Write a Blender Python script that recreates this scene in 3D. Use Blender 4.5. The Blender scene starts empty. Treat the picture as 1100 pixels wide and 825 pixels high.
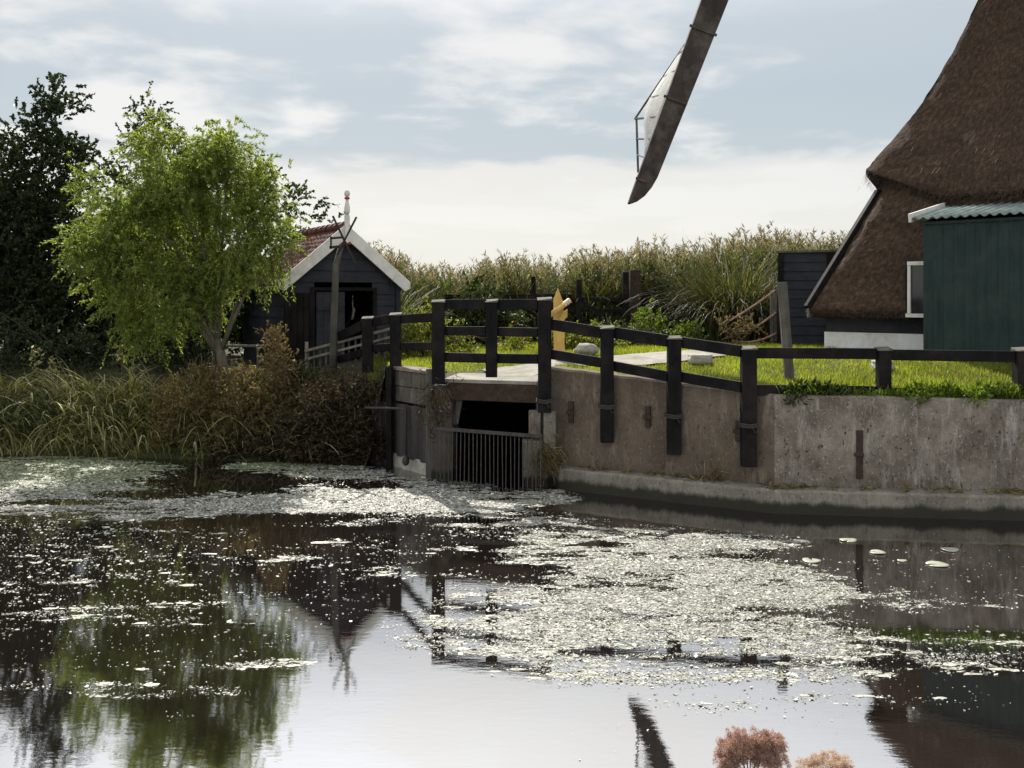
import bpy, math, random
import numpy as np
from mathutils import Vector, Matrix, noise as mnoise

R = math.radians
rng = np.random.default_rng(7)
random.seed(7)
scn = bpy.context.scene
COL = scn.collection
F, HY, EYE = 1100.0, 320.0, 2.9      # focal length in photo pixels, horizon row, eye height above the water


def P(px, py, d):
    """point seen at photo pixel (px, py), d metres in front of the camera"""
    return Vector(((px - 550) * d / F, d, EYE - (py - HY) * d / F))


def lerp(a, b, t):
    return a + (b - a) * t


# ------------------------------------------------------------------ objects
def link(name, me, m=None, parent=None):
    o = bpy.data.objects.new(name, me)
    COL.objects.link(o)
    if m is not None and me is not None:
        me.materials.append(m)
    if parent is not None:
        o.parent = parent
    return o


def tag(o, label=None, cat=None, group=None, kind=None):
    if label: o['label'] = label
    if cat: o['category'] = cat
    if group: o['group'] = group
    if kind: o['kind'] = kind
    return o


def thing(name, label, cat, loc=(0, 0, 0), rz=0.0, group=None):
    o = bpy.data.objects.new(name, None)
    COL.objects.link(o)
    o.location = loc
    o.rotation_euler = (0, 0, rz)
    o.empty_display_size = 0.1
    return tag(o, label, cat, group)


def copy_thing(o, label, loc, rz=None, scale=None):
    r = o.copy(); COL.objects.link(r)
    r.location = loc
    if rz is not None: r.rotation_euler = (0, 0, rz)
    if scale is not None: r.scale = scale
    r['label'] = label
    for ch in list(o.children):
        c = ch.copy(); COL.objects.link(c); c.parent = r
        for g in list(ch.children):
            e = g.copy(); COL.objects.link(e); e.parent = c
    return r


class MB:
    def __init__(s):
        s.v, s.f = [], []

    def add(s, vs, fs):
        b = len(s.v)
        s.v += [tuple(p) for p in vs]
        s.f += [tuple(i + b for i in q) for q in fs]
        return s

    def hexa(s, c):
        """8 corners: bottom ring 0-3 then top ring 4-7"""
        return s.add(c, [(3, 2, 1, 0), (4, 5, 6, 7), (0, 1, 5, 4), (1, 2, 6, 5), (2, 3, 7, 6), (3, 0, 4, 7)])

    def box(s, c, size, rz=0.0):
        x, y, z = [q / 2 for q in size]
        ca, sa = math.cos(rz), math.sin(rz)
        pts = []
        for dz in (-z, z):
            for dx, dy in ((-x, -y), (x, -y), (x, y), (-x, y)):
                pts.append((c[0] + dx * ca - dy * sa, c[1] + dx * sa + dy * ca, c[2] + dz))
        return s.hexa(pts)

    def beam(s, a, b, w, h, up=(0, 0, 1)):
        a, b = Vector(a), Vector(b)
        t = (b - a).normalized()
        up = Vector(up)
        side = t.cross(up)
        if side.length < 1e-4: side = t.cross(Vector((0, 1, 0)))
        side.normalize()
        u = side.cross(t).normalized()
        pts = []
        for p in (a, b):
            for i, j in ((-1, -1), (1, -1), (1, 1), (-1, 1)):
                pts.append(p + side * (w / 2 * i) + u * (h / 2 * j))
        return s.hexa(pts)

    def tube(s, pts, rad, n=6, cap=True):
        pts = [Vector(p) for p in pts]
        if not hasattr(rad, '__len__'): rad = [rad] * len(pts)
        vs, fs = [], []
        prev = None
        for i, p in enumerate(pts):
            t = (pts[min(i + 1, len(pts) - 1)] - pts[max(i - 1, 0)])
            t = t.normalized() if t.length > 1e-9 else Vector((0, 0, 1))
            if prev is None:
                a = t.orthogonal().normalized()
            else:
                a = prev - t * prev.dot(t)
                a = a.normalized() if a.length > 1e-6 else t.orthogonal().normalized()
            prev = a
            b = t.cross(a)
            for k in range(n):
                an = 2 * math.pi * k / n
                vs.append(p + (a * math.cos(an) + b * math.sin(an)) * rad[i])
        for i in range(len(pts) - 1):
            for k in range(n):
                k2 = (k + 1) % n
                fs.append((i * n + k, i * n + k2, (i + 1) * n + k2, (i + 1) * n + k))
        if cap:
            fs.append(tuple(range(n - 1, -1, -1)))
            fs.append(tuple((len(pts) - 1) * n + k for k in range(n)))
        return s.add(vs, fs)

    def lathe(s, prof, c=(0, 0, 0), n=16):
        vs, fs = [], []
        for r, z in prof:
            for k in range(n):
                a = 2 * math.pi * k / n
                vs.append((c[0] + r * math.cos(a), c[1] + r * math.sin(a), c[2] + z))
        for i in range(len(prof) - 1):
            for k in range(n):
                k2 = (k + 1) % n
                fs.append((i * n + k, i * n + k2, (i + 1) * n + k2, (i + 1) * n + k))
        fs.append(tuple(range(n - 1, -1, -1)))
        fs.append(tuple((len(prof) - 1) * n + k for k in range(n)))
        return s.add(vs, fs)

    def prism(s, poly, vec):
        n = len(poly)
        poly = [Vector(p) for p in poly]
        vec = Vector(vec)
        vs = poly + [p + vec for p in poly]
        fs = [tuple(range(n - 1, -1, -1)), tuple(range(n, 2 * n))]
        for k in range(n):
            k2 = (k + 1) % n
            fs.append((k, k2, n + k2, n + k))
        return s.add(vs, fs)

    def grid(s, rows):
        """rows of equally many points"""
        m = len(rows[0])
        vs = [p for r in rows for p in r]
        fs = []
        for i in range(len(rows) - 1):
            for k in range(m - 1):
                fs.append((i * m + k, i * m + k + 1, (i + 1) * m + k + 1, (i + 1) * m + k))
        return s.add(vs, fs)

    def build(s, name, m, parent=None, smooth=False, bevel=0.0, local=None):
        me = bpy.data.meshes.new(name)
        vs = s.v
        if local is not None:
            inv = local.inverted()
            vs = [tuple(inv @ Vector(p)) for p in vs]
        me.from_pydata(vs, [], s.f)
        me.update()
        import bmesh
        bm = bmesh.new(); bm.from_mesh(me)
        bmesh.ops.recalc_face_normals(bm, faces=bm.faces)
        bm.to_mesh(me); bm.free()
        if smooth:
            me.polygons.foreach_set('use_smooth', [True] * len(me.polygons))
        o = link(name, me, m, parent)
        if bevel > 0:
            b = o.modifiers.new('edge', 'BEVEL')
            b.width = bevel; b.segments = 2; b.limit_method = 'ANGLE'
        return o


def np_mesh(name, V, Q, m, parent=None, smooth=False):
    """V (N,3), Q (M,k) index array"""
    me = bpy.data.meshes.new(name)
    V = np.ascontiguousarray(V, dtype=np.float32); Q = np.ascontiguousarray(Q, dtype=np.int32)
    k = Q.shape[1]
    me.vertices.add(len(V)); me.vertices.foreach_set('co', V.ravel())
    me.loops.add(Q.size); me.loops.foreach_set('vertex_index', Q.ravel())
    me.polygons.add(len(Q))
    me.polygons.foreach_set('loop_start', np.arange(0, Q.size, k, dtype=np.int32))
    me.polygons.foreach_set('loop_total', np.full(len(Q), k, dtype=np.int32))
    if smooth: me.polygons.foreach_set('use_smooth', np.ones(len(Q), dtype=bool))
    me.update(calc_edges=True)
    return link(name, me, m, parent)


def unit(a):
    return a / np.maximum(np.linalg.norm(a, axis=-1, keepdims=True), 1e-9)


def vnoise(x, y, seed=0):
    """smooth value noise, 0..1, vectorised"""
    xi, yi = np.floor(x).astype(np.int64), np.floor(y).astype(np.int64)
    fx, fy = x - xi, y - yi
    fx = fx * fx * (3 - 2 * fx); fy = fy * fy * (3 - 2 * fy)

    def h(a, b):
        n = (a * 374761393 + b * 668265263 + seed * 982451653) & 0xffffffff
        n = ((n ^ (n >> 13)) * 1274126177) & 0xffffffff
        return ((n ^ (n >> 16)) & 0xffff) / 65535.0
    return lerp(lerp(h(xi, yi), h(xi + 1, yi), fx), lerp(h(xi, yi + 1), h(xi + 1, yi + 1), fx), fy)


def fbm(x, y, seed=0, octv=3):
    t, a, s = 0, .5, 0
    for k in range(octv):
        t = t + a * vnoise(x * 2 ** k, y * 2 ** k, seed + k); s += a; a *= .5
    return t / s


# ------------------------------------------------------------------ materials
def new_mat(name):
    m = bpy.data.materials.new(name)
    m.use_nodes = True
    nt = m.node_tree
    nt.nodes.clear()
    out = nt.nodes.new('ShaderNodeOutputMaterial')
    return m, nt, out


def N(nt, typ, **kw):
    n = nt.nodes.new(typ)
    for k, v in kw.items():
        if k.startswith('i_'):
            key = k[2:]
            key = int(key) if key.isdigit() else key.replace('_', ' ')
            n.inputs[key].default_value = v
        else:
            setattr(n, k, v)
    return n


def ramp(nt, stops, interp='LINEAR'):
    n = nt.nodes.new('ShaderNodeValToRGB')
    cr = n.color_ramp
    cr.interpolation = interp
    while len(cr.elements) < len(stops): cr.elements.new(.5)
    for e, (p, c) in zip(cr.elements, stops):
        e.position = p
        e.color = (*c, 1) if len(c) == 3 else c
    return n


def noise_mat(name, stops, scale=6.0, stretch=(1, 1, 1), rough=.8, bump=.3, bscale=None, dirt=None, dscale=1.2,
              spec=.3, detail=6.0, bdist=.02):
    """noise-driven base colour, with an optional second broad noise that mixes in a worn/stained colour"""
    m, nt, out = new_mat(name)
    L = nt.links.new
    tc = N(nt, 'ShaderNodeTexCoord')
    mp = N(nt, 'ShaderNodeMapping'); mp.inputs['Scale'].default_value = stretch
    L(tc.outputs['Object'], mp.inputs['Vector'])
    n1 = N(nt, 'ShaderNodeTexNoise', i_Scale=scale, i_Detail=detail, i_Roughness=.62)
    L(mp.outputs[0], n1.inputs['Vector'])
    r1 = ramp(nt, stops)
    L(n1.outputs['Fac'], r1.inputs['Fac'])
    colour = r1.outputs['Color']
    if dirt:
        n2 = N(nt, 'ShaderNodeTexNoise', i_Scale=dscale, i_Detail=8.0, i_Roughness=.7)
        L(tc.outputs['Object'], n2.inputs['Vector'])
        r2 = ramp(nt, [(.45, (0, 0, 0)), (.68, (1, 1, 1))])
        L(n2.outputs['Fac'], r2.inputs['Fac'])
        mx = N(nt, 'ShaderNodeMix', data_type='RGBA')
        L(r2.outputs['Color'], mx.inputs['Factor'])
        L(colour, mx.inputs[6])
        mx.inputs[7].default_value = (*dirt, 1)
        colour = mx.outputs[2]
    p = N(nt, 'ShaderNodeBsdfPrincipled')
    p.inputs['Roughness'].default_value = rough
    p.inputs['Specular IOR Level'].default_value = spec
    L(colour, p.inputs['Base Color'])
    if bump > 0:
        n3 = N(nt, 'ShaderNodeTexNoise', i_Scale=bscale or scale * 3, i_Detail=6.0, i_Roughness=.65)
        L(mp.outputs[0], n3.inputs['Vector'])
        b = N(nt, 'ShaderNodeBump', i_Strength=bump, i_Distance=bdist)
        L(n3.outputs['Fac'], b.inputs['Height'])
        L(b.outputs[0], p.inputs['Normal'])
    L(p.outputs[0], out.inputs['Surface'])
    return m


def leaf_mat(name, stops, trans=.45, rough=.5, tint=(1.15, 1.25, .55), spec=.25, patch=None):
    """foliage: colour varies from leaf to leaf; light passes through"""
    m, nt, out = new_mat(name)
    L = nt.links.new
    g = N(nt, 'ShaderNodeNewGeometry')
    r = ramp(nt, stops)
    L(g.outputs['Random Per Island'], r.inputs['Fac'])
    p = N(nt, 'ShaderNodeBsdfPrincipled')
    p.inputs['Roughness'].default_value = rough
    p.inputs['Specular IOR Level'].default_value = spec
    if patch:
        tcp = N(nt, 'ShaderNodeTexCoord')
        npz = N(nt, 'ShaderNodeTexNoise', i_Scale=patch[0], i_Detail=4.0, i_Roughness=.6)
        L(tcp.outputs['Object'], npz.inputs['Vector'])
        rp = ramp(nt, [(.36, patch[1]), (.62, patch[2])]); L(npz.outputs['Fac'], rp.inputs['Fac'])
        pm = N(nt, 'ShaderNodeVectorMath', operation='MULTIPLY'); L(r.outputs['Color'], pm.inputs[0]); L(rp.outputs['Color'], pm.inputs[1])
        r = pm; colour_out = pm.outputs[0]
    else:
        colour_out = r.outputs['Color']
    L(colour_out, p.inputs['Base Color'])
    vm = N(nt, 'ShaderNodeVectorMath', operation='MULTIPLY')
    L(colour_out, vm.inputs[0]); vm.inputs[1].default_value = tint
    t = N(nt, 'ShaderNodeBsdfTranslucent')
    L(vm.outputs[0], t.inputs['Color'])
    mx = N(nt, 'ShaderNodeMixShader', i_Fac=trans)
    L(p.outputs[0], mx.inputs[1]); L(t.outputs[0], mx.inputs[2])
    L(mx.outputs[0], out.inputs['Surface'])
    return m


M = {}
M['black_wood'] = noise_mat('black_wood', [(.3, (.004, .0036, .0038)), (.7, (.010, .0085, .0088))], 7, (1, 1, .12), .7, .5, 30, (.022, .019, .0175), 2.2, spec=.12)
M['tar_board'] = noise_mat('tar_board', [(.3, (.014, .015, .021)), (.7, (.031, .033, .043))], 5, (.35, .35, 2.5), .65, .5, 24, (.042, .042, .05), 1.6, spec=.22)
M['grey_wood'] = noise_mat('grey_wood', [(.3, (.06, .055, .048)), (.7, (.16, .145, .125))], 9, (1, 1, .1), .85, .6, 40, (.05, .055, .035), 2)
M['pale_wood'] = noise_mat('pale_wood', [(.3, (.16, .14, .11)), (.7, (.33, .30, .25))], 9, (1, 1, .2), .8, .4, 40)
M['white_paint'] = noise_mat('white_paint', [(.3, (.66, .65, .60)), (.7, (.80, .79, .75))], 6, (1, 1, .5), .45, .15, 30, (.52, .50, .44), 2.4)
M['plinth_white'] = noise_mat('plinth_white', [(.3, (.74, .74, .72)), (.7, (.86, .86, .84))], 8, (1, 1, 1), .7, .25, 30, (.55, .54, .50), 1.5)
M['yellow_paint'] = noise_mat('yellow_paint', [(.3, (.54, .34, .08)), (.7, (.66, .45, .13))], 9, (1, 1, .2), .5, .3, 30, (.42, .26, .08), 3)
M['red_paint'] = noise_mat('red_paint', [(.3, (.35, .03, .02)), (.7, (.5, .05, .03))], 9, rough=.5)
M['rope_red'] = noise_mat('rope_red', [(.35, (.30, .12, .09)), (.65, (.42, .30, .24))], 20, (1, 1, 1), .9, .4, 60)
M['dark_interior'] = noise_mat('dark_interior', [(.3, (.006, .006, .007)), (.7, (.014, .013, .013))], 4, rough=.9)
M['rust'] = noise_mat('rust', [(.3, (.022, .015, .012)), (.6, (.050, .031, .021)), (.8, (.10, .07, .05))], 12, (1, 1, 1), .8, .6, 50)
M['dark_iron'] = noise_mat('dark_iron', [(.3, (.018, .017, .017)), (.7, (.05, .042, .036))], 14, rough=.55, bump=.4, spec=.5)
M['grey_iron'] = noise_mat('grey_iron', [(.3, (.030, .025, .022)), (.7, (.075, .064, .056))], 14, rough=.7, bump=.4)
M['bark'] = noise_mat('bark', [(.3, (.07, .058, .043)), (.7, (.20, .17, .13))], 8, (3, 3, .5), .9, .9, 20, (.10, .11, .06), 2)
M['dark_bark'] = noise_mat('dark_bark', [(.3, (.022, .018, .014)), (.7, (.06, .05, .04))], 8, (3, 3, .5), .9, .9, 20)
M['stone'] = noise_mat('stone', [(.3, (.22, .21, .18)), (.7, (.42, .41, .36))], 7, rough=.85, bump=.6, dirt=(.16, .17, .11), dscale=3)
M['pale_stone'] = noise_mat('pale_stone', [(.3, (.30, .28, .24)), (.7, (.50, .48, .42))], 9, rough=.85, bump=.6, dirt=(.20, .19, .14), dscale=4)
M['path'] = noise_mat('path', [(.3, (.22, .20, .17)), (.7, (.36, .33, .29))], 5, rough=.9, bump=.3, dirt=(.15, .145, .10), dscale=1.3)
M['soil'] = noise_mat('soil', [(.3, (.028, .030, .013)), (.6, (.055, .062, .02)), (.8, (.075, .062, .03))], 5, rough=.95, bump=.6, dirt=(.05, .038, .022), dscale=.7)
M['tile'] = noise_mat('tile', [(.25, (.05, .018, .012)), (.55, (.15, .050, .030)), (.8, (.22, .09, .055))], 5, rough=.75, bump=.3, dirt=(.05, .04, .03), dscale=2.2)
M['zinc'] = noise_mat('zinc', [(.3, (.15, .20, .19)), (.7, (.27, .33, .31))], 5, rough=.6, bump=.15, dirt=(.10, .12, .11), dscale=1.4, spec=.4)
M['green_board'] = noise_mat('green_board', [(.3, (.008, .021, .020)), (.7, (.020, .044, .041))], 6, (2, 2, .15), .65, .4, 30, (.032, .050, .044), 1.9, spec=.3)
M['glass'] = noise_mat('glass', [(.3, (.01, .011, .013)), (.7, (.02, .021, .023))], 3, rough=.08, bump=0, spec=.6)
M['cloth'] = noise_mat('cloth', [(.3, (.34, .34, .32)), (.7, (.50, .50, .47))], 5, rough=.9, bump=.4, bscale=12)
M['sail_wood'] = noise_mat('sail_wood', [(.3, (.020, .014, .011)), (.7, (.046, .034, .028))], 7, (1, 1, .15), .7, .4, 30, (.10, .08, .065), 2.2)
M['moss_debris'] = noise_mat('moss_debris', [(.3, (.05, .035, .02)), (.7, (.16, .11, .06))], 18, rough=.95, bump=.6)


def concrete(name, c1, c2, pale, dark, speck=.3):
    """weathered concrete: mottling, vertical run marks, aggregate speckle, dark algae band just above the water line"""
    m, nt, out = new_mat(name)
    L = nt.links.new
    tc = N(nt, 'ShaderNodeTexCoord')

    def nz(scale, st, detail=6., rough=.65):
        mp = N(nt, 'ShaderNodeMapping'); mp.inputs['Scale'].default_value = st
        L(tc.outputs['Object'], mp.inputs['Vector'])
        n = N(nt, 'ShaderNodeTexNoise', i_Scale=scale, i_Detail=detail, i_Roughness=rough)
        L(mp.outputs[0], n.inputs['Vector'])
        return n.outputs['Fac']

    def mix(fac, a, b):
        x = N(nt, 'ShaderNodeMix', data_type='RGBA')
        L(fac, x.inputs['Factor'])
        if isinstance(a, tuple): x.inputs[6].default_value = (*a, 1)
        else: L(a, x.inputs[6])
        x.inputs[7].default_value = (*b, 1)
        return x.outputs[2]
    r = ramp(nt, [(.38, c1), (.62, c2)]); L(nz(1.6, (1, 1, 1), 9., .75), r.inputs['Fac'])
    col = r.outputs['Color']
    a = ramp(nt, [(.50, (0, 0, 0)), (.75, (.8, .8, .8))]); L(nz(3.0, (1, 1, .12), 7., .7), a.inputs['Fac'])
    col = mix(a.outputs['Color'], col, dark)
    a = ramp(nt, [(.53, (0, 0, 0)), (.70, (.8, .8, .8))]); L(nz(6.0, (1, 1, .22), 8., .78), a.inputs['Fac'])
    col = mix(a.outputs['Color'], col, pale)
    a = ramp(nt, [(.62, (0, 0, 0)), (.66, (speck,) * 3)]); L(nz(34., (1, 1, .8), 3., .6), a.inputs['Fac'])
    col = mix(a.outputs['Color'], col, pale)
    a = ramp(nt, [(.33, (speck * 1.6,) * 3), (.39, (0, 0, 0))]); L(nz(22., (1, 1, .6), 4., .6), a.inputs['Fac'])
    col = mix(a.outputs['Color'], col, dark)
    a = ramp(nt, [(.60, (0, 0, 0)), (.70, (.55, .55, .55))]); L(nz(1.9, (1, 1, 1.4), 7., .72), a.inputs['Fac'])
    col = mix(a.outputs['Color'], col, (.20, .135, .065))
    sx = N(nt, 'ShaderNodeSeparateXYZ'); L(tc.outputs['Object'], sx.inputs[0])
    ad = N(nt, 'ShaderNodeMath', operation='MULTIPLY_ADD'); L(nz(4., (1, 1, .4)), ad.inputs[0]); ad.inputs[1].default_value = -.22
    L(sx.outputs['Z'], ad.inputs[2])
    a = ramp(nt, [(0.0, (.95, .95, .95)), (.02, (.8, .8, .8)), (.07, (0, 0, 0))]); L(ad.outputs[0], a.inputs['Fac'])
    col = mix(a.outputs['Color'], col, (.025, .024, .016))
    p = N(nt, 'ShaderNodeBsdfPrincipled'); p.inputs['Roughness'].default_value = .88
    p.inputs['Specular IOR Level'].default_value = .25
    L(col, p.inputs['Base Color'])
    b = N(nt, 'ShaderNodeBump', i_Strength=.5, i_Distance=.02); L(nz(26., (1, 1, 1), 8., .75), b.inputs['Height'])
    L(b.outputs[0], p.inputs['Normal'])
    L(p.outputs[0], out.inputs['Surface'])
    return m


M['concrete_brown'] = concrete('concrete_brown', (.088, .068, .049), (.142, .113, .085), (.26, .225, .18), (.046, .035, .026), .5)
M['concrete_grey'] = concrete('concrete_grey', (.112, .092, .072), (.255, .223, .183), (.43, .395, .35), (.050, .039, .029), .65)
M['concrete_ledge'] = concrete('concrete_ledge', (.14, .125, .10), (.25, .225, .185), (.38, .35, .30), (.07, .058, .043), .5)
M['masonry'] = concrete('masonry', (.065, .056, .048), (.12, .106, .093), (.22, .205, .18), (.045, .038, .031), .3)


def thatch_mat():
    m, nt, out = new_mat('thatch')
    L = nt.links.new
    tc = N(nt, 'ShaderNodeTexCoord')
    s = N(nt, 'ShaderNodeSeparateXYZ'); L(tc.outputs['Object'], s.inputs[0])
    at = N(nt, 'ShaderNodeMath', operation='ARCTAN2'); L(s.outputs['Y'], at.inputs[0]); L(s.outputs['X'], at.inputs[1])
    c = N(nt, 'ShaderNodeCombineXYZ'); L(at.outputs[0], c.inputs['X']); L(s.outputs['Z'], c.inputs['Y'])

    def nz(scale, st, detail=6., rough=.7):
        mp = N(nt, 'ShaderNodeMapping'); mp.inputs['Scale'].default_value = st
        L(c.outputs[0], mp.inputs['Vector'])
        n = N(nt, 'ShaderNodeTexNoise', i_Scale=scale, i_Detail=detail, i_Roughness=rough)
        L(mp.outputs[0], n.inputs['Vector'])
        return n.outputs['Fac']
    r = ramp(nt, [(.32, (.024, .0150, .0095)), (.5, (.066, .043, .029)), (.68, (.145, .101, .072))])
    L(nz(10., (6., .95, 1), 7., .78), r.inputs['Fac'])
    r2 = ramp(nt, [(.35, (.75, .73, .70)), (.65, (1.15, 1.12, 1.08))])
    L(nz(2.2, (2., 1., 1), 6., .65), r2.inputs['Fac'])
    mx = N(nt, 'ShaderNodeVectorMath', operation='MULTIPLY'); L(r.outputs['Color'], mx.inputs[0]); L(r2.outputs['Color'], mx.inputs[1])
    p = N(nt, 'ShaderNodeBsdfPrincipled'); p.inputs['Roughness'].default_value = .9
    p.inputs['Specular IOR Level'].default_value = .2
    L(mx.outputs[0], p.inputs['Base Color'])
    b = N(nt, 'ShaderNodeBump', i_Strength=.9, i_Distance=.05); L(nz(9., (6., 1.0, 1), 7., .78), b.inputs['Height'])
    L(b.outputs[0], p.inputs['Normal'])
    L(p.outputs[0], out.inputs['Surface'])
    return m


M['thatch'] = thatch_mat()
M['straw'] = leaf_mat('straw', [(0, (.026, .018, .012)), (.6, (.060, .040, .028)), (1, (.11, .08, .057))], .1, .7, (1, .9, .7))
M['willow_leaf'] = leaf_mat('willow_leaf', [(0, (.105, .14, .042)), (.5, (.18, .225, .065)), (.85, (.26, .30, .095)), (1, (.36, .34, .12))], .55, .5, (1.6, 1.65, .8), patch=(1.3, (.66, .74, .62), (1.12, 1.08, 1.0)))
M['dark_leaf'] = leaf_mat('dark_leaf', [(0, (.018, .027, .014)), (.6, (.036, .052, .023)), (1, (.062, .078, .034))], .3, .45, (1.1, 1.3, .5))
M['alder_leaf'] = leaf_mat('alder_leaf', [(0, (.018, .030, .011)), (.6, (.035, .055, .017)), (1, (.07, .085, .025))], .35, .45, (1.2, 1.4, .5))
M['brown_leaf'] = leaf_mat('brown_leaf', [(0, (.085, .070, .033)), (.5, (.19, .155, .075)), (.85, (.34, .29, .14)), (1, (.24, .25, .10))], .5, .6, (1.3, 1.1, .6))
M['rusty_leaf'] = leaf_mat('rusty_leaf', [(0, (.024, .017, .011)), (.6, (.056, .040, .024)), (1, (.13, .11, .06))], .30, .6, (1.2, 1.0, .6))
M['gold_leaf'] = leaf_mat('gold_leaf', [(0, (.12, .088, .042)), (.5, (.22, .17, .085)), (1, (.34, .29, .16))], .45, .6, (1.2, 1.1, .6))
M['weed_leaf'] = leaf_mat('weed_leaf', [(0, (.05, .085, .015)), (.6, (.11, .16, .025)), (1, (.20, .24, .05))], .5, .5, (1.4, 1.5, .5))
M['bindweed_leaf'] = leaf_mat('bindweed_leaf', [(0, (.018, .028, .012)), (.7, (.048, .066, .024)), (1, (.14, .16, .07))], .3, .45, (1.2, 1.4, .5))
M['border_leaf'] = leaf_mat('border_leaf', [(0, (.09, .12, .02)), (.6, (.19, .22, .04)), (.93, (.26, .25, .06)), (1, (.40, .15, .03))], .5, .5, (1.3, 1.4, .5))
M['reed_leaf'] = leaf_mat('reed_leaf', [(0, (.032, .048, .016)), (.55, (.072, .098, .028)), (.88, (.14, .15, .050)), (1, (.32, .28, .12))], .45, .5, (1.2, 1.2, .6))
M['reed_dark'] = leaf_mat('reed_dark', [(0, (.022, .030, .012)), (.5, (.055, .065, .022)), (.9, (.12, .11, .04)), (1, (.26, .23, .12))], .40, .5, (1.2, 1.2, .6))
M['plume'] = leaf_mat('plume', [(0, (.085, .072, .035)), (.5, (.19, .165, .085)), (1, (.36, .32, .20))], .45, .7, (1.2, 1.1, .8))
M['sedge_leaf'] = leaf_mat('sedge_leaf', [(0, (.10, .11, .042)), (.5, (.28, .27, .11)), (.8, (.48, .44, .23)), (1, (.66, .60, .44))], .42, .6, (1.25, 1.25, .7), .2)
M['lawn_blade'] = leaf_mat('lawn_blade', [(0, (.125, .165, .024)), (.6, (.22, .27, .042)), (1, (.34, .36, .085))], .55, .5, (1.6, 1.6, .6), patch=(.9, (.62, .60, .75), (1.1, 1.06, 1.0)))
M['dry_flower'] = leaf_mat('dry_flower', [(0, (.27, .15, .11)), (.5, (.46, .30, .235)), (1, (.68, .54, .45))], .35, .8, (1.1, .9, .8))
M['beige_flower'] = leaf_mat('beige_flower', [(0, (.45, .33, .25)), (.6, (.66, .53, .42)), (1, (.78, .68, .58))], .35, .8, (1.1, .95, .8))
M['dry_stem'] = noise_mat('dry_stem', [(.3, (.09, .06, .035)), (.7, (.20, .14, .08))], 12, (1, 1, .2), .85, .3)


def weed_mat(name='floating_weed', stops=None, rough=.55):
    """wet floating weed: pale, glossy scraps"""
    m, nt, out = new_mat(name)
    L = nt.links.new
    g = N(nt, 'ShaderNodeNewGeometry')
    r = ramp(nt, stops or [(0, (.08, .085, .055)), (.4, (.25, .245, .20)), (.75, (.42, .41, .365)), (1, (.64, .63, .58))])
    L(g.outputs['Random Per Island'], r.inputs['Fac'])
    p = N(nt, 'ShaderNodeBsdfPrincipled')
    p.inputs['Roughness'].default_value = rough
    p.inputs['Specular IOR Level'].default_value = .2
    L(r.outputs['Color'], p.inputs['Base Color'])
    L(p.outputs[0], out.inputs['Surface'])
    return m


M['floating_weed'] = weed_mat()
M['weed_film'] = weed_mat('weed_film', [(0, (.22, .22, .17)), (.5, (.42, .41, .34)), (1, (.60, .585, .51))], .6)
M['duckweed'] = weed_mat('duckweed', [(0, (.10, .12, .06)), (.5, (.22, .25, .14)), (1, (.42, .43, .32))], .5)
M['lily_leaf'] = noise_mat('lily_leaf', [(.3, (.30, .31, .22)), (.7, (.48, .48, .38))], 6, rough=.3, bump=.1, spec=.7)


def water_mat():
    m, nt, out = new_mat('water')
    L = nt.links.new
    tc = N(nt, 'ShaderNodeTexCoord')
    mp = N(nt, 'ShaderNodeMapping'); mp.inputs['Scale'].default_value = (1.0, 2.2, 1)
    L(tc.outputs['Object'], mp.inputs['Vector'])
    n1 = N(nt, 'ShaderNodeTexNoise', i_Scale=1.3, i_Detail=3.0, i_Roughness=.5)
    n2 = N(nt, 'ShaderNodeTexNoise', i_Scale=7.0, i_Detail=4.0, i_Roughness=.6)
    L(mp.outputs[0], n1.inputs['Vector']); L(mp.outputs[0], n2.inputs['Vector'])
    b1 = N(nt, 'ShaderNodeBump', i_Strength=.035, i_Distance=.02)
    L(n1.outputs['Fac'], b1.inputs['Height'])
    b2 = N(nt, 'ShaderNodeBump', i_Strength=.045, i_Distance=.008)
    L(n2.outputs['Fac'], b2.inputs['Height']); L(b1.outputs[0], b2.inputs['Normal'])
    p = N(nt, 'ShaderNodeBsdfPrincipled')
    p.inputs['Base Color'].default_value = (.012, .009, .008, 1)
    p.inputs['Roughness'].default_value = .012
    p.inputs['IOR'].default_value = 6.5
    p.inputs['Specular IOR Level'].default_value = .5
    L(b2.outputs[0], p.inputs['Normal'])
    L(p.outputs[0], out.inputs['Surface'])
    return m


M['water'] = water_mat()

# ------------------------------------------------------------------ sky, sun, camera
SUN_AZ, SUN_EL = R(-14), R(43)        # azimuth from +Y (away from the camera), negative = to the left
sun_dir = Vector((math.sin(SUN_AZ) * math.cos(SUN_EL), math.cos(SUN_AZ) * math.cos(SUN_EL), math.sin(SUN_EL)))


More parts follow.
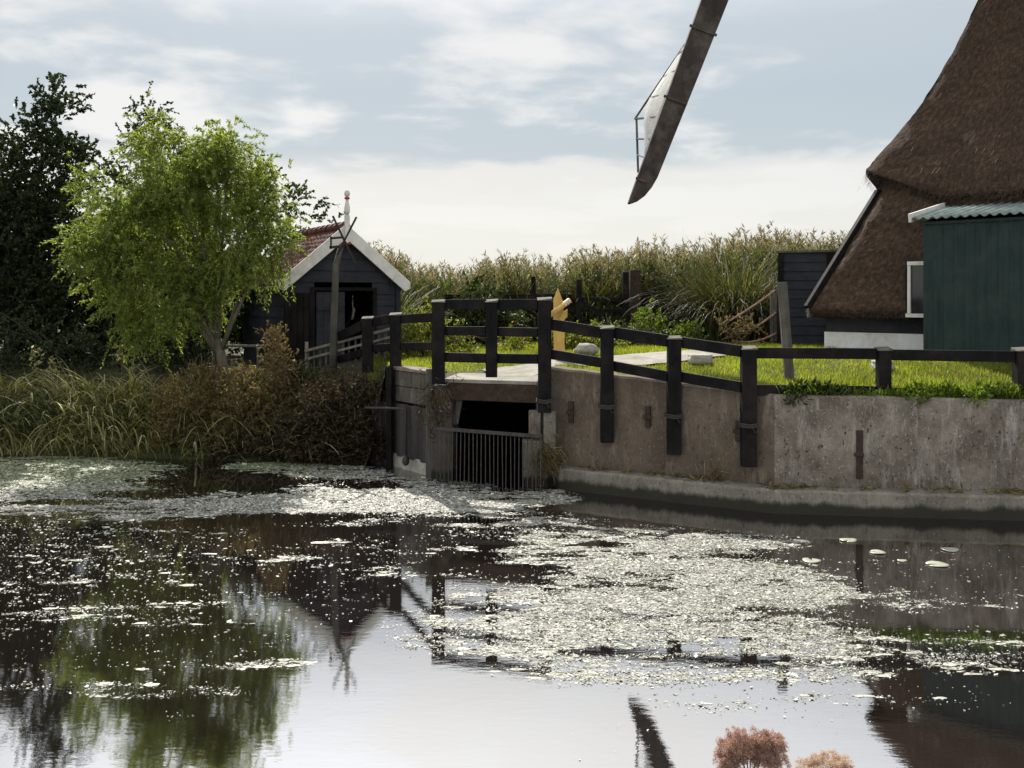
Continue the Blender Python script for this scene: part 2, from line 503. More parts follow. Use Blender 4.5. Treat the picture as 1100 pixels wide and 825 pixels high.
def build_world():
    w = bpy.data.worlds.new('World')
    scn.world = w
    w.use_nodes = True
    nt = w.node_tree
    nt.nodes.clear()
    L = nt.links.new
    out = N(nt, 'ShaderNodeOutputWorld')
    sky = N(nt, 'ShaderNodeTexSky', sky_type='NISHITA', sun_disc=False, sun_elevation=SUN_EL, sun_rotation=SUN_AZ)
    bg1 = N(nt, 'ShaderNodeBackground', i_Strength=.10); L(sky.outputs[0], bg1.inputs['Color'])
    tc = N(nt, 'ShaderNodeTexCoord')
    s = N(nt, 'ShaderNodeSeparateXYZ'); L(tc.outputs['Generated'], s.inputs[0])

    def math_(op, a, b=None, c=None, clamp=False):
        n = N(nt, 'ShaderNodeMath', operation=op, use_clamp=clamp)
        for i, q in enumerate((a, b, c)):
            if q is None: continue
            if isinstance(q, (int, float)): n.inputs[i].default_value = q
            else: L(q, n.inputs[i])
        return n.outputs[0]
    zc = math_('MAXIMUM', s.outputs['Z'], 0.0)
    den = math_('ADD', zc, .14)
    cx = math_('DIVIDE', s.outputs['X'], den)
    cy = math_('DIVIDE', s.outputs['Y'], den)
    c = N(nt, 'ShaderNodeCombineXYZ'); L(cx, c.inputs['X']); L(cy, c.inputs['Y'])

    def nz(scale, st=(1, 1, 1), off=(0, 0, 0), detail=5., rough=.52, dist=0.):
        mp = N(nt, 'ShaderNodeMapping'); mp.inputs['Scale'].default_value = st; mp.inputs['Location'].default_value = off
        L(c.outputs[0], mp.inputs['Vector'])
        n = N(nt, 'ShaderNodeTexNoise', i_Scale=scale, i_Detail=detail, i_Roughness=rough, i_Distortion=dist)
        L(mp.outputs[0], n.inputs['Vector'])
        return n.outputs['Fac']
    big = nz(1.0, (1, 1, 1), (4.6, 1.1, 0), 4., .45, .3)
    fine = nz(2.6, (1, 1, 1), (7.3, 2.2, 0), 6., .54, .2)
    wob = math_('MULTIPLY_ADD', fine, .06, -.03)
    zz = math_('ADD', zc, wob)
    base = ramp(nt, [(0, (.575, .58, .55)), (.05, (.60, .60, .575)), (.10, (.615, .595, .56)), (.122, (.59, .57, .54)), (.134, (.385, .425, .45)), (.19, (.375, .42, .45)),
                     (.25, (.41, .45, .475)), (.34, (.62, .63, .64)), (.5, (.74, .75, .77)), (1, (.46, .51, .56))])
    L(zz, base.inputs['Fac'])
    mask = ramp(nt, [(.495, (0, 0, 0)), (.61, (1, 1, 1))], 'EASE')
    mv = math_('MULTIPLY_ADD', fine, .42, math_('MULTIPLY', big, .62))
    L(mv, mask.inputs['Fac'])
    mx = N(nt, 'ShaderNodeMix', data_type='RGBA'); L(mask.outputs['Color'], mx.inputs['Factor'])
    L(base.outputs['Color'], mx.inputs[6]); mx.inputs[7].default_value = (.64, .625, .60, 1)
    dot = N(nt, 'ShaderNodeVectorMath', operation='DOT_PRODUCT'); L(tc.outputs['Generated'], dot.inputs[0]); dot.inputs[1].default_value = Vector((-.15, math.cos(SUN_EL), math.sin(SUN_EL))).normalized()
    gl = math_('POWER', math_('MAXIMUM', dot.outputs['Value'], 0.0), 5.0)
    hi = N(nt, 'ShaderNodeMapRange'); hi.inputs[1].default_value = .24; hi.inputs[2].default_value = .42; hi.inputs[3].default_value = 0.0; hi.inputs[4].default_value = 1.2
    hi.interpolation_type = 'SMOOTHSTEP'
    L(zc, hi.inputs[0])
    back = N(nt, 'ShaderNodeMapRange'); back.inputs[1].default_value = -.6; back.inputs[2].default_value = .5; back.inputs[3].default_value = 1.32; back.inputs[4].default_value = 1.0  # sky behind the camera made brighter, added as fill for shaded fronts
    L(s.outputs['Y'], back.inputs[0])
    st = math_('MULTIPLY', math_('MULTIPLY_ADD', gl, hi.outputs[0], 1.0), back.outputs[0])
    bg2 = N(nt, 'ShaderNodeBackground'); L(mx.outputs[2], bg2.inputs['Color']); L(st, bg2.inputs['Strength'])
    ms = N(nt, 'ShaderNodeMixShader', i_Fac=.88)
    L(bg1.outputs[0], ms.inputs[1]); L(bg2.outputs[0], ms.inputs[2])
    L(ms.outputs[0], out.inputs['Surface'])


build_world()
sd = bpy.data.lights.new('sun', 'SUN')
sd.energy = 5.0; sd.angle = R(.5); sd.color = (1, .95, .86)
so = bpy.data.objects.new('sun', sd); COL.objects.link(so)
so.rotation_euler = (-sun_dir).to_track_quat('-Z', 'Y').to_euler()
so.location = (0, 0, 30)

cd = bpy.data.cameras.new('camera')
cd.sensor_width = 36; cd.lens = 36 * F / 1100
cd.shift_y = -(412.5 - HY) / 1100
cd.clip_start = .05; cd.clip_end = 3000
co = bpy.data.objects.new('camera', cd); COL.objects.link(co)
co.location = (0, 0, EYE); co.rotation_euler = (R(90), 0, 0)
scn.camera = co
vs = scn.view_settings
vs.view_transform = 'Standard'; vs.look = 'None'; vs.exposure = 0.45; vs.gamma = 1.0; vs.use_curve_mapping = False
scn.cycles.max_bounces = 8; scn.cycles.transparent_max_bounces = 8; scn.cycles.transmission_bounces = 4
scn.cycles.use_denoising = True
scn.cycles.sample_clamp_indirect = 6

# ------------------------------------------------------------------ terrain
A, B, C_ = P(596, 0, 15.8), P(832, 0, 14.05), P(1110, 0, 13.6)      # foot line of the quay wall, in plan
SH = [(-400, 30), (-40, 21), (-14, 19.3), (-9.45, 18.9), (-6.74, 18.55), (-4.1, 18.05), (-2.75, 17.85), (-2.0, 17.75), (-1.46, 17.1), (-1.1, 16.4), (.45, 15.75),
      (A.x, A.y), (B.x, B.y), (C_.x, C_.y), (12, 12.9), (40, 9), (400, -40)]
TOP = [(-400, 1.5), (-2.0, 1.74), (-1.4, 1.70), (-1.0, 1.58), (.45, 1.62), (.75, 1.80), (B.x, 1.56), (C_.x, 1.52), (400, 1.5)]
FIN = [(-400, 1.5), (-4.2, 1.5), (-1.2, 1.82), (2, 1.92), (400, 1.95)]


def pl(tab, x):
    return np.interp(x, [a for a, b in tab], [b for a, b in tab])


def zg(x, d):
    x = np.asarray(x, float); d = np.asarray(d, float)
    t = d - pl(SH, x)
    sm = np.clip(t / 4.5, 0, 1); sm = sm * sm * (3 - 2 * sm)
    right = pl(TOP, x) - .03 + (pl(FIN, x) - pl(TOP, x)) * sm
    sl = np.clip((t + .28) / 2.7, 0, 1)
    left = -.35 + (1.5 + .35) * (1 - (1 - sl) ** 1.8)
    left = np.where(t > 2, left + (pl(FIN, x) - 1.5) * sm, left)
    k = np.clip((x + 2.5) / .3, 0, 1)
    return left * (1 - k) + right * k


def ground_hit(px, py):
    """where the line of sight through a photo pixel meets the ground"""
    for d in np.arange(13.0, 60, .02):
        p = P(px, py, d)
        if p.y > pl(SH, p.x) + .1 and p.z <= zg(p.x, p.y):
            return Vector((p.x, p.y, float(zg(p.x, p.y))))
    return P(px, py, 40)


def gz(x, d):
    return float(zg(x, d))


def build_ground():
    xs = np.concatenate([-np.geomspace(400, 12.5, 14), np.arange(-12, 12.01, .2), np.geomspace(12.5, 400, 14)])
    ts_l = np.concatenate([[-.6, -.4, -.2, 0], np.arange(.16, 10, .22), np.geomspace(10, 600, 22)])
    ts_r = ts_l.copy(); ts_r[:4] = [.12, .13, .14, .15]
    k = np.clip((xs + 2.5) / .3, 0, 1)[:, None]
    T = ts_l[None] * (1 - k) + ts_r[None] * k
    X = np.repeat(xs[:, None], T.shape[1], 1)
    D = pl(SH, X) + T
    Z = zg(X, D)
    Z = Z + np.where(T > .5, (fbm(X * .9, D * .9, 3) - .5) * .05, 0)
    V = np.stack([X, D, Z], -1).reshape(-1, 3)
    n, m = X.shape
    i = np.arange(n - 1)[:, None] * m + np.arange(m - 1)[None]
    Q = np.stack([i, i + m, i + m + 1, i + 1], -1).reshape(-1, 4)
    o = np_mesh('ground', V, Q, M['soil'], smooth=True)
    tag(o, 'grassy ground behind the quay wall and the left bank', kind='structure')
    b = MB()
    rows = []
    for y, z in ((-400, 1.2), (-20, 1.2), (1.2, 1.15), (2.4, .7), (3.0, -.4)):
        rows.append([(x, y, z) for x in (-400, -40, -10, -3, 0, 3, 10, 40, 400)])
    b.grid(rows)
    tag(b.build('near_ground', M['soil'], smooth=True), 'grassy bank on the near side of the water', kind='structure')
    b = MB()
    b.add([(-400, -3, 0), (400, -3, 0), (400, 60, 0), (-400, 60, 0)], [(0, 1, 2, 3)])
    tag(b.build('water', M['water']), 'dark still pond water', kind='structure')


build_ground()


def strip(name, pts, w, dz, m, label):
    """a path following the ground"""
    pts = [Vector((p[0], p[1])) for p in pts]
    dense = []
    for i in range(len(pts) - 1):
        for k in range(10):
            dense.append(pts[i].lerp(pts[i + 1], k / 10))
    dense.append(pts[-1])
    for _ in range(6):
        dense = [dense[0]] + [(dense[i - 1] + dense[i] * 2 + dense[i + 1]) / 4 for i in range(1, len(dense) - 1)] + [dense[-1]]
    rows = []
    for i, p in enumerate(dense):
        t = (dense[min(i + 1, len(dense) - 1)] - dense[max(i - 1, 0)]).normalized()
        n = Vector((-t.y, t.x))
        r = []
        for k in range(7):
            e = (k / 6 - .5) * w * (1 + .05 * math.sin(i * 1.7 + k) * (k in (0, 6)))
            q = p + n * e
            r.append((q.x, q.y, gz(q.x, q.y) + dz + .02))
        rows.append(r)
    b = MB(); b.grid(rows)
    return tag(b.build(name, m, smooth=True), label, kind='structure'), dense


PATH, PATH_PTS = strip('path', [(-.3, 17.1), (.5, 17.4), (1.6, 17.5), (2.8, 18.0), (4.0, 18.9), (4.9, 18.9), (5.6, 18.4), (6.1, 18.0)], 1.3, .012, M['path'],
                       'pale paved path from the culvert deck to the mill')

# ------------------------------------------------------------------ quay wall
def plan_off(a, b, off):
    """unit normal of line ab towards the camera, times off"""
    t = Vector((b.x - a.x, b.y - a.y, 0)).normalized()
    return Vector((t.y, -t.x, 0)) * off


wall = thing('retaining_wall', 'weathered brown concrete quay wall with a ledge at its foot along the water', 'wall')


def wall_panel(a, b, za, zb, m, name, n=24):
    nrm = plan_off(a, b, -.30)
    bb = MB()
    rows_f, rows_t, rows_b = [], [], []
    for i in range(n + 1):
        t = i / n
        p = a.lerp(b, t); z = lerp(za, zb, t) + .004 * math.sin(i * 2.1) + .003 * math.sin(i * 5.3)
        rows_f.append([(p.x, p.y, -.6), (p.x, p.y, z - .03)])
        q = p - plan_off(a, b, .03)
        rows_t.append([(p.x, p.y, z - .03), (q.x, q.y, z), (p.x + nrm.x, p.y + nrm.y, z), (p.x + nrm.x, p.y + nrm.y, -.6)])
    bb.grid(rows_f); bb.grid(rows_t)
    bb.add([rows_f[0][0], rows_f[0][1], rows_t[0][1], rows_t[0][2], rows_t[0][3]], [(0, 1, 2, 3, 4)])
    return bb.build(name, m, wall)


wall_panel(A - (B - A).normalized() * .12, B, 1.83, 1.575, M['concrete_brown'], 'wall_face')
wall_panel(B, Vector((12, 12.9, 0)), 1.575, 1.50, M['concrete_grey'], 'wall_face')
b = MB()
L0, L1, L2, L3 = P(578, 0, 15.75), P(600, 0, 15.5), P(832, 0, 13.75), P(1110, 0, 13.28)
ext = Vector((12.2, 12.5, 0))
lf = [L1, L2, L3, ext]; lb = [A + (A - B).normalized() * .12, B, C_, Vector((12.2, 12.88, 0))]
rows = []
n = 60
for i in range(n + 1):
    t = i / n * 3
    k = min(int(t), 2); u = t - k
    f_ = lf[k].lerp(lf[k + 1], u); bk = lb[k].lerp(lb[k + 1], u)
    jag = .005 * math.sin(i * 3.3) + .004 * math.sin(i * 7.7)
    rows.append([(f_.x, f_.y - .0, -.6), (f_.x, f_.y + .01 + jag, .03), (f_.x, f_.y + jag, .29 + jag), (f_.x, f_.y + .03, .32 + jag), (bk.x, bk.y + .1, .325), (bk.x, bk.y + .1, -.6)])
b.grid(rows)
b.add(rows[0], [(0, 1, 2, 3, 4, 5)])
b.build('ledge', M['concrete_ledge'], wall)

WD = lambda px: float(np.interp(px, [596, 832, 1110], [15.8, 14.05, 13.6]))


def wall_pt(px, py, out=0.0):
    """point on the wall's water face seen at a pixel"""
    for seg in ((A, B), (B, C_)):
        for k in range(401):
            p = seg[0].lerp(seg[1], k / 400)
            if 550 + p.x * F / p.y >= px:
                o = plan_off(*seg, out)
                return Vector((p.x + o.x, p.y + o.y, EYE - (py - HY) * p.y / F)), math.atan2(seg[1].y - seg[0].y, seg[1].x - seg[0].x)
    p = C_; return Vector((p.x, p.y, EYE - (py - HY) * p.y / F)), 0


for px, y0, y1 in ((614, 431, 454), (696, 436, 459), (793, 452, 474), (923, 462, 514)):
    p, a = wall_pt(px, (y0 + y1) / 2, .02)
    h = (y1 - y0) * p.y / F
    bb = MB(); bb.box(p, (.085, .04, h), a)
    bb.box(p - plan_off(A, B, -.03), (.13, .03, .05), a)
    bb.build('anchor_plate', M['rust'], wall, bevel=.006)
for px, py, r in ((857, 481, .05), (939, 486, .042), (1059, 476, .045)):
    p, a = wall_pt(px, py, .0)
    bb = MB(); q = plan_off(B, C_, 1)
    bb.tube([p - q * .02, p + q * .012, p + q * .02], [r, r, r * .8], 12)
    bb.build('wall_cap', M['concrete_ledge'], wall, smooth=False)

# ------------------------------------------------------------------ culvert, wing wall and trash rack
cul = thing('culvert', 'dark culvert opening in concrete piers under the little bridge deck', 'culvert')
zdk = 1.60
PL, PR = P(486, 0, 16.45), P(574, 0, 15.95)     # opening edges


def box_px(b, x0, x1, y0, y1, d, depth, skew=0.0):
    p0, p1 = P(x0, y0, d), P(x1, y1, d)
    b.box(((p0.x + p1.x) / 2, d + depth / 2, (p0.z + p1.z) / 2), (abs(p1.x - p0.x), depth, abs(p0.z - p1.z)), skew)


b = MB()
dk = [P(476, 0, 16.35), P(590, 0, 15.75)]
b.hexa([(dk[0].x, dk[0].y, zdk - .05), (dk[1].x, dk[1].y, zdk - .05), (dk[1].x + .25, dk[1].y + 1.0, zdk - .05), (dk[0].x + .2, dk[0].y + 1.0, zdk - .05),
        (dk[0].x, dk[0].y, zdk + .01), (dk[1].x, dk[1].y, zdk + .01), (dk[1].x + .25, dk[1].y + 1.0, zdk + .05), (dk[0].x + .2, dk[0].y + 1.0, zdk + .03)])
b.build('deck', M['path'], cul, bevel=.01)
b = MB()
b.beam((dk[0].x + .1, dk[0].y + .05, zdk - .19), (dk[1].x - .1, dk[1].y + .05, zdk - .19), .12, .27)
b.build('deck_beam', M['rust'], cul, bevel=.01)
# left pier (two stepped blocks), right pier, tunnel
b = MB(); b.box((PL.x - .12, 16.95, .45), (.36, 1.0, 2.1)); b.build('pier', M['masonry'], cul, bevel=.02)
b = MB()
b.box((.63, 16.15, .5), (.5, .75, 2.24)); b.build('pier', M['masonry'], cul, bevel=.02)
b = MB(); box_px(b, 584, 597, 442, 486, 15.62, .14); b.build('pilaster', M['concrete_ledge'], cul, bevel=.012)
b = MB(); box_px(b, 568, 581, 441, 468, 15.72, .12); b.build('pilaster', M['concrete_grey'], cul, bevel=.012)
b = MB(); box_px(b, 561, 589, 474, 560, 15.7, .3); b.build('footing', M['concrete_ledge'], cul, bevel=.02)
b = MB(); box_px(b, 463, 486, 432, 545, 16.3, .3); b.build('footing', M['masonry'], cul, bevel=.02)
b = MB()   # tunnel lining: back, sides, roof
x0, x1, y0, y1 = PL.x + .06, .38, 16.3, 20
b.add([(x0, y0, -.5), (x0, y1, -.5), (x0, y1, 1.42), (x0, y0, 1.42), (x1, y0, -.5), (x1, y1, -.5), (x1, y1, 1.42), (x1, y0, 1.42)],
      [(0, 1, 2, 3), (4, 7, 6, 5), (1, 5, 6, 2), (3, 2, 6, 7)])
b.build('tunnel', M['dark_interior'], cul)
b = MB(); b.beam(P(489, 455, 16.42), P(497, 412, 16.42), .1, .14, (0, 1, 0)); b.build('brace', M['grey_wood'], cul, bevel=.01)

wing = thing('wing_wall', 'dark masonry wing wall with tarred sheet piles left of the culvert', 'wall')
W0, W1, W2 = P(383, 0, 18.05), P(424, 0, 17.72), P(462, 0, 16.72)
nr = plan_off(W1, W2, 1)
for zi, (z0, z1) in enumerate(((1.12, 1.38), (1.39, 1.65))):
    segs = ((0, .46), (.465, 1)) if zi else ((0, .62), (.625, 1))
    for s0, s1 in segs:
        p, q = W1.lerp(W2, s0), W1.lerp(W2, s1)
        off = random.uniform(-.012, .012)
        b = MB(); b.hexa([(p.x + nr.x * off, p.y + nr.y * off, z0), (q.x + nr.x * off, q.y + nr.y * off, z0), (q.x - nr.x * .3, q.y - nr.y * .3, z0), (p.x - nr.x * .3, p.y - nr.y * .3, z0),
                          (p.x + nr.x * off, p.y + nr.y * off, z1), (q.x + nr.x * off, q.y + nr.y * off, z1), (q.x - nr.x * .3, q.y - nr.y * .3, z1), (p.x - nr.x * .3, p.y - nr.y * .3, z1)])
        b.build('block', M['masonry'], wing, bevel=.012)
b = MB(); p, q = W1 + nr * .03, W2 + nr * .03
b.hexa([(p.x, p.y, 1.655), (q.x, q.y, 1.655), (q.x - nr.x * .36, q.y - nr.y * .36, 1.655), (p.x - nr.x * .36, p.y - nr.y * .36, 1.655),
        (p.x, p.y, 1.72), (q.x, q.y, 1.70), (q.x - nr.x * .36, q.y - nr.y * .36, 1.70), (p.x - nr.x * .36, p.y - nr.y * .36, 1.72)])
b.build('coping', M['concrete_grey'], wing, bevel=.01)
b = MB(); p, q = W1 + nr * .04, W2 + nr * .04
b.hexa([(p.x, p.y, -.5), (q.x, q.y, -.5), (q.x - nr.x * .3, q.y - nr.y * .3, -.5), (p.x - nr.x * .3, p.y - nr.y * .3, -.5),
        (p.x, p.y, .22), (q.x, q.y, .22), (q.x - nr.x * .3, q.y - nr.y * .3, .22), (p.x - nr.x * .3, p.y - nr.y * .3, .22)])
b.build('pale_footing', M['pale_stone'], wing, bevel=.015)
b = MB()    # sheet piling, folded
pts = []
for i in range(25):
    t = i / 24
    p = W0.lerp(W1, t * 2) if t < .5 else W1.lerp(W2, t * 2 - 1)
    o_ = nr * (.02 + .05 * (1 if (i // 2) % 2 else 0))
    pts.append((p.x + o_.x, p.y + o_.y))
b.grid([[(x, y, .2 if i > 12 else -.5) for i, (x, y) in enumerate(pts)], [(x, y, 1.1 - .0 * i) for i, (x, y) in enumerate(pts)]])
b.build('sheet_pile', M['dark_iron'], wing)
for px, yt, d in ((418, 394, 17.62), (461, 396, 16.5)):
    top = P(px, yt, d)
    b = MB(); b.box((top.x, d, (top.z - .5) / 2), (.10, .12, top.z + .5)); b.build('pile_post', M['grey_wood'] if px > 440 else M['black_wood'], wing, bevel=.01)

rack = thing('trash_rack', 'rusty steel bar screen standing in the water before the culvert', 'grating')
ra, rb = P(467, 460, 16.05), P(583, 469, 15.35)
b = MB(); b.beam(ra, rb, .07, .05); b.build('top_bar', M['grey_iron'], rack, bevel=.004)
nb = 26
for i in range(nb):
    p = ra.lerp(rb, .02 + .96 * i / (nb - 1))
    b = MB(); bend = random.uniform(-.015, .015)
    b.beam((p.x, p.y + .01, p.z - .026), (p.x + bend, p.y - .12, -.5), .014, .05, (0, 1, 0))
    b.build('bar', M['grey_iron'], rack)

pipe = MB()
pp = [P(392, 438, 17.3), P(420, 438.5, 17.2), P(433, 439, 17.1), P(435.5, 440.5, 17.1), P(436, 444, 17.1), P(436, 490, 17.0)]
pipe.tube(pp, .022, 8); pipe.tube([P(436, 489, 17.0), P(436, 492, 17.0), P(436, 497, 17.0), P(436, 500, 17.0)], [.025, .055, .06, .03], 8)
tag(pipe.build('bent_pipe', M['dark_iron'], smooth=True), 'thin bent grey pipe hanging down to the water by the sheet piles', 'pipe')

# ------------------------------------------------------------------ black fence
fence = thing('rail_fence', 'black wooden post and rail fence over the culvert and along the quay wall', 'fence')


def post(px, yt, yb, d, w=.19, dep=.17, m=None, parent=None, name='post', cap=True):
    t, bt = P(px, yt, d), P(px, yb, d)
    b = MB()
    x, y = t.x, d
    z1 = t.z - (.05 if cap else 0)
    b.hexa([(x - w / 2, y - dep / 2, bt.z), (x + w / 2, y - dep / 2, bt.z), (x + w / 2, y + dep / 2, bt.z), (x - w / 2, y + dep / 2, bt.z),
            (x - w / 2, y - dep / 2, z1), (x + w / 2, y - dep / 2, z1), (x + w / 2, y + dep / 2, z1), (x - w / 2, y + dep / 2, z1)])
    po = b.build(name, m or M['black_wood'], parent or fence, bevel=.008)
    if cap:
        e = .012
        b = MB()
        j_ = random.uniform(-.008, .008)
        b.hexa([(x - w / 2 - e, y - dep / 2 - e, z1 + .002), (x + w / 2 + e, y - dep / 2 - e, z1 + .002), (x + w / 2 + e, y + dep / 2 + e, z1 + .002), (x - w / 2 - e, y + dep / 2 + e, z1 + .002),
                (x - w / 2 - e, y - dep / 2 - e, z1 + .014 + j_), (x + w / 2 + e, y - dep / 2 - e, z1 + .03 - j_), (x + w / 2 + e, y + dep / 2 + e, z1 + .06), (x - w / 2 - e, y + dep / 2 + e, z1 + .05)])
        b.build('post_cap', M['grey_wood'], po, bevel=.006)  # cap coloured paler than its post, standing in for light caught on top
    return po


FP = {358: 19.6, 395: 18.7, 425: 17.78, 471: 16.2, 528: 15.95, 585: 15.62,
      652: WD(652) - .12, 724: WD(724) - .12, 804: WD(804) - .12, 949: WD(949) + .28, 1097: WD(1097) + .22, 1250: 13.4}
for px, yt, yb, w in ((395, 340, 400, .19), (425, 336, 512, .19), (471, 322, 412, .2), (528, 321.5, 405, .18), (585, 319.5, 443, .2),
                      (652, 350, 475, .19), (724, 361, 488, .19), (804, 372, 501, .2), (949, 373, 436, .17), (1097, 373.5, 440, .17), (1250, 373, 440, .17)):
    post(px, yt, yb, FP[px], w)


def rail(x0, y0, x1, y1, d0, d1, h=.15, th=.055, m=None, parent=None, name='rail', sag=0):
    b = MB(); p0, p1 = P(x0, y0 + random.uniform(-.5, .5), d0), P(x1, y1 + random.uniform(-.5, .5), d1)
    b.beam(p0, p1, th, h)
    return b.build(name, m or M['black_wood'], parent or fence, bevel=.006)


H = lambda px: FP[px]
for x0, y0, x1, y1, a, c, h in (
        (364, 362, 389, 349.5, 358, 395, .18), (364, 386, 389, 379, 358, 395, .14),
        (401, 346, 419, 342.5, 395, 425, .16), (401, 373.5, 419, 373, 395, 425, .14),
        (431, 343, 465, 340.5, 425, 471, .15), (431, 372.5, 465, 372, 425, 471, .13),
        (478, 327, 522, 327, 471, 528, .16), (478, 355.5, 522, 356, 471, 528, .14), (478, 383.5, 522, 384.5, 471, 528, .15),
        (534, 327, 578, 326.5, 528, 585, .16), (534, 356.5, 578, 357, 528, 585, .14), (534, 385, 578, 385.5, 528, 585, .15),
        (592, 348.5, 646, 357, 585, 652, .17), (592, 380, 646, 389.5, 585, 652, .15),
        (659, 357, 717, 366.5, 652, 724, .17), (659, 393, 717, 404, 652, 724, .15),
        (731, 367, 796, 377, 724, 804, .16), (731, 405, 796, 416, 724, 804, .15),
        (812, 379, 942, 380.5, 804, 949, .15), (812, 419, 942, 421, 804, 949, .15),
        (955, 381.5, 1090, 383.5, 949, 1097, .15), (955, 421.5, 1090, 424, 949, 1097, .14),
        (1103, 383.5, 1245, 385, 1097, 1250, .15), (1103, 424, 1245, 426, 1097, 1250, .14)):
    rail(x0, y0, x1, y1, FP[a], FP[c], h)
for px, py in ((652, 436), (724, 446), (804, 456), (585, 430)):
    b = MB(); d = FP[px]; p = P(px, py, d)
    for k in range(3):
        z = p.z + (k - 1) * .022
        b.tube([(p.x - .12, d - .09 - .008 * k, z), (p.x, d - .115, z - .015), (p.x + .12, d - .09, z), (p.x + .13, d + .05, z), (p.x - .13, d + .05, z + .01), (p.x - .12, d - .09, z)], .009, 5)
    b.tube([(p.x + .02, d - .11, p.z), (p.x + .06, d - .12, p.z - .10), (p.x + .12, d - .11, p.z - .05)], .006, 5)
    b.build('wire_tie', M['dark_iron'], fence)

# picket railing behind the left end
pk = thing('picket_railing', 'low weathered grey picket railing climbing beside the dark hut', 'railing')
q0, q1 = P(328, 377, 20.0), P(424, 352, 18.9)
b = MB(); b.beam(q0, q1, .05, .05); b.build('top_rail', M['pale_wood'], pk)
q2, q3 = P(328, 386, 20.0), P(424, 361, 18.9)
b = MB(); b.beam(q2, q3, .04, .045); b.build('lower_rail', M['pale_wood'], pk)
for i in range(15):
    t = (i + .5) / 15
    p = q0.lerp(q1, t)
    b = MB(); b.box((p.x + random.uniform(-.01, .01), p.y + .04, p.z - .26), (.035, .02, .5)); b.build('picket', M['grey_wood'], pk)
b = MB(); p = P(329, 370, 20.0); b.box((p.x, p.y + .04, p.z - .4), (.06, .06, .9)); b.build('post', M['pale_wood'], pk)

# ------------------------------------------------------------------ hut
HR = R(28)
hut = thing('wooden_hut', 'small tarred plank hut with red pantile roof and white bargeboards', 'hut', (P(369, 0, 21).x, 21, 0), HR)
W, Lh, zb, ze, zp = 2.42, 3.4, 1.3, 3.26, 4.28
b = MB()
nb = 9
hb = (ze - zb) / 8


def clap(x0, x1, z0, z1, y, nx=0, ny=-1, b=None):
    pass


# weatherboards: each a tilted board, lower edge proud
b = MB()
z = zb
while z < zp - .05:
    z1 = min(z + .24, zp)
    half = lambda zz: W / 2 if zz <= ze else max(.02, W / 2 * (zp - zz) / (zp - ze))
    spans = [(-half(z), half(z), -half(z1), half(z1))]
    if z < 3.05:     # leave the doorway open
        spans = [(-half(z), -.62, -half(z1), -.62), (.62, half(z), .62, half(z1))]
    for a0, a1, c0, c1 in spans:
        b.hexa([(a0, -.03, z), (a1, -.03, z), (a1, .02, z), (a0, .02, z), (c0, -.005, z1 + .015), (c1, -.005, z1 + .015), (c1, .02, z1 + .015), (c0, .02, z1 + .015)])
    z = z1
b.build('gable_wall', M['tar_board'], hut)
b = MB()
z = zb
while z < ze - .02:
    z1 = min(z + .24, ze)
    for sx in (-1, 1):
        x = sx * W / 2
        b.hexa([(x - .02, .02, z), (x + .02 if sx > 0 else x - .035, .02, z), (x + .035 if sx > 0 else x - .035, Lh, z), (x - .0, Lh, z),
                (x - .01, .02, z1 + .015), (x + .005 * sx, .02, z1 + .015), (x + .005 * sx, Lh, z1 + .015), (x - .01, Lh, z1 + .015)])
    z = z1
b.build('side_wall', M['tar_board'], hut)
b = MB(); b.add([(-W / 2, Lh, zb), (W / 2, Lh, zb), (W / 2, Lh, ze), (0, Lh, zp), (-W / 2, Lh, ze)], [(0, 1, 2, 3, 4)]); b.build('rear_wall', M['tar_board'], hut)
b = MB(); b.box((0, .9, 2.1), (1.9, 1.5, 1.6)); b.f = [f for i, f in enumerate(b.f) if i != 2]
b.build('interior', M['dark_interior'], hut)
for sx in (-1, 1):
    b = MB(); b.box((sx * (W / 2 - .03), -.03, (zb + ze) / 2), (.1, .07, ze - zb)); b.build('corner_board', M['tar_board'], hut)
b = MB(); b.box((-.66, -.03, 2.16), (.08, .08, 1.78)); b.box((.66, -.03, 2.16), (.08, .08, 1.78)); b.box((0, -.03, 3.08), (1.40, .08, .07)); b.build('door_frame', M['black_wood'], hut, bevel=.005)
b = MB()
for i in range(4):
    b.box((-.52 + i * .15, -.055, 2.15), (.145, .03, 1.74))
b.box((-.30, -.08, 2.7), (.56, .02, .1)); b.box((-.30, -.08, 1.6), (.56, .02, .1))
dl = b.build('door', M['tar_board'], hut)
b = MB()
for i in range(5):
    b.box((-.7 - i * .15, -.10 - i * .09, 2.15), (.15, .03, 1.70), R(30))
dl2 = b.build('door', M['black_wood'], hut)
b = MB(); b.tube([(.30, .3, 2.95), (.30, .3, 2.72), (.33, .3, 2.66), (.29, .3, 2.45)], [.012, .012, .03, .02], 6); b.build('hanging_tool', M['pale_wood'], hut)
# roof: wavy pantiles in courses
ov, ovf = .16, .14
sl = math.atan2(zp - ze, W / 2)
for sx in (-1, 1):
    rows = []
    nu, nvv = 96, 44
    for iv in range(nvv + 1):
        v = iv / nvv
        r = []
        for iu in range(nu + 1):
            u = iu / nu
            y = lerp(-ovf, Lh + .12, u)
            dist = v * (W / 2 + ov)
            x = sx * dist
            z = zp + .05 - dist * (zp - ze) / (W / 2)
            wave = .024 * math.sin(u * 16 * 2 * math.pi) + .010 * math.sin(u * 32 * 2 * math.pi + .6)
            course = (v * 11) % 1.0
            z += wave + .028 * course + .004 * math.sin(iu * 1.3 + iv)
            r.append((x, y, z))
        rows.append(r)
    b = MB(); b.grid(rows); b.build('roof', M['tile'], hut, smooth=False)
b = MB()
for i in range(11):
    y = lerp(-ovf, Lh + .1, i / 10.5)
    b.tube([(0, y, zp + .085), (0, y + .36, zp + .07)], [.105, .085], 10)
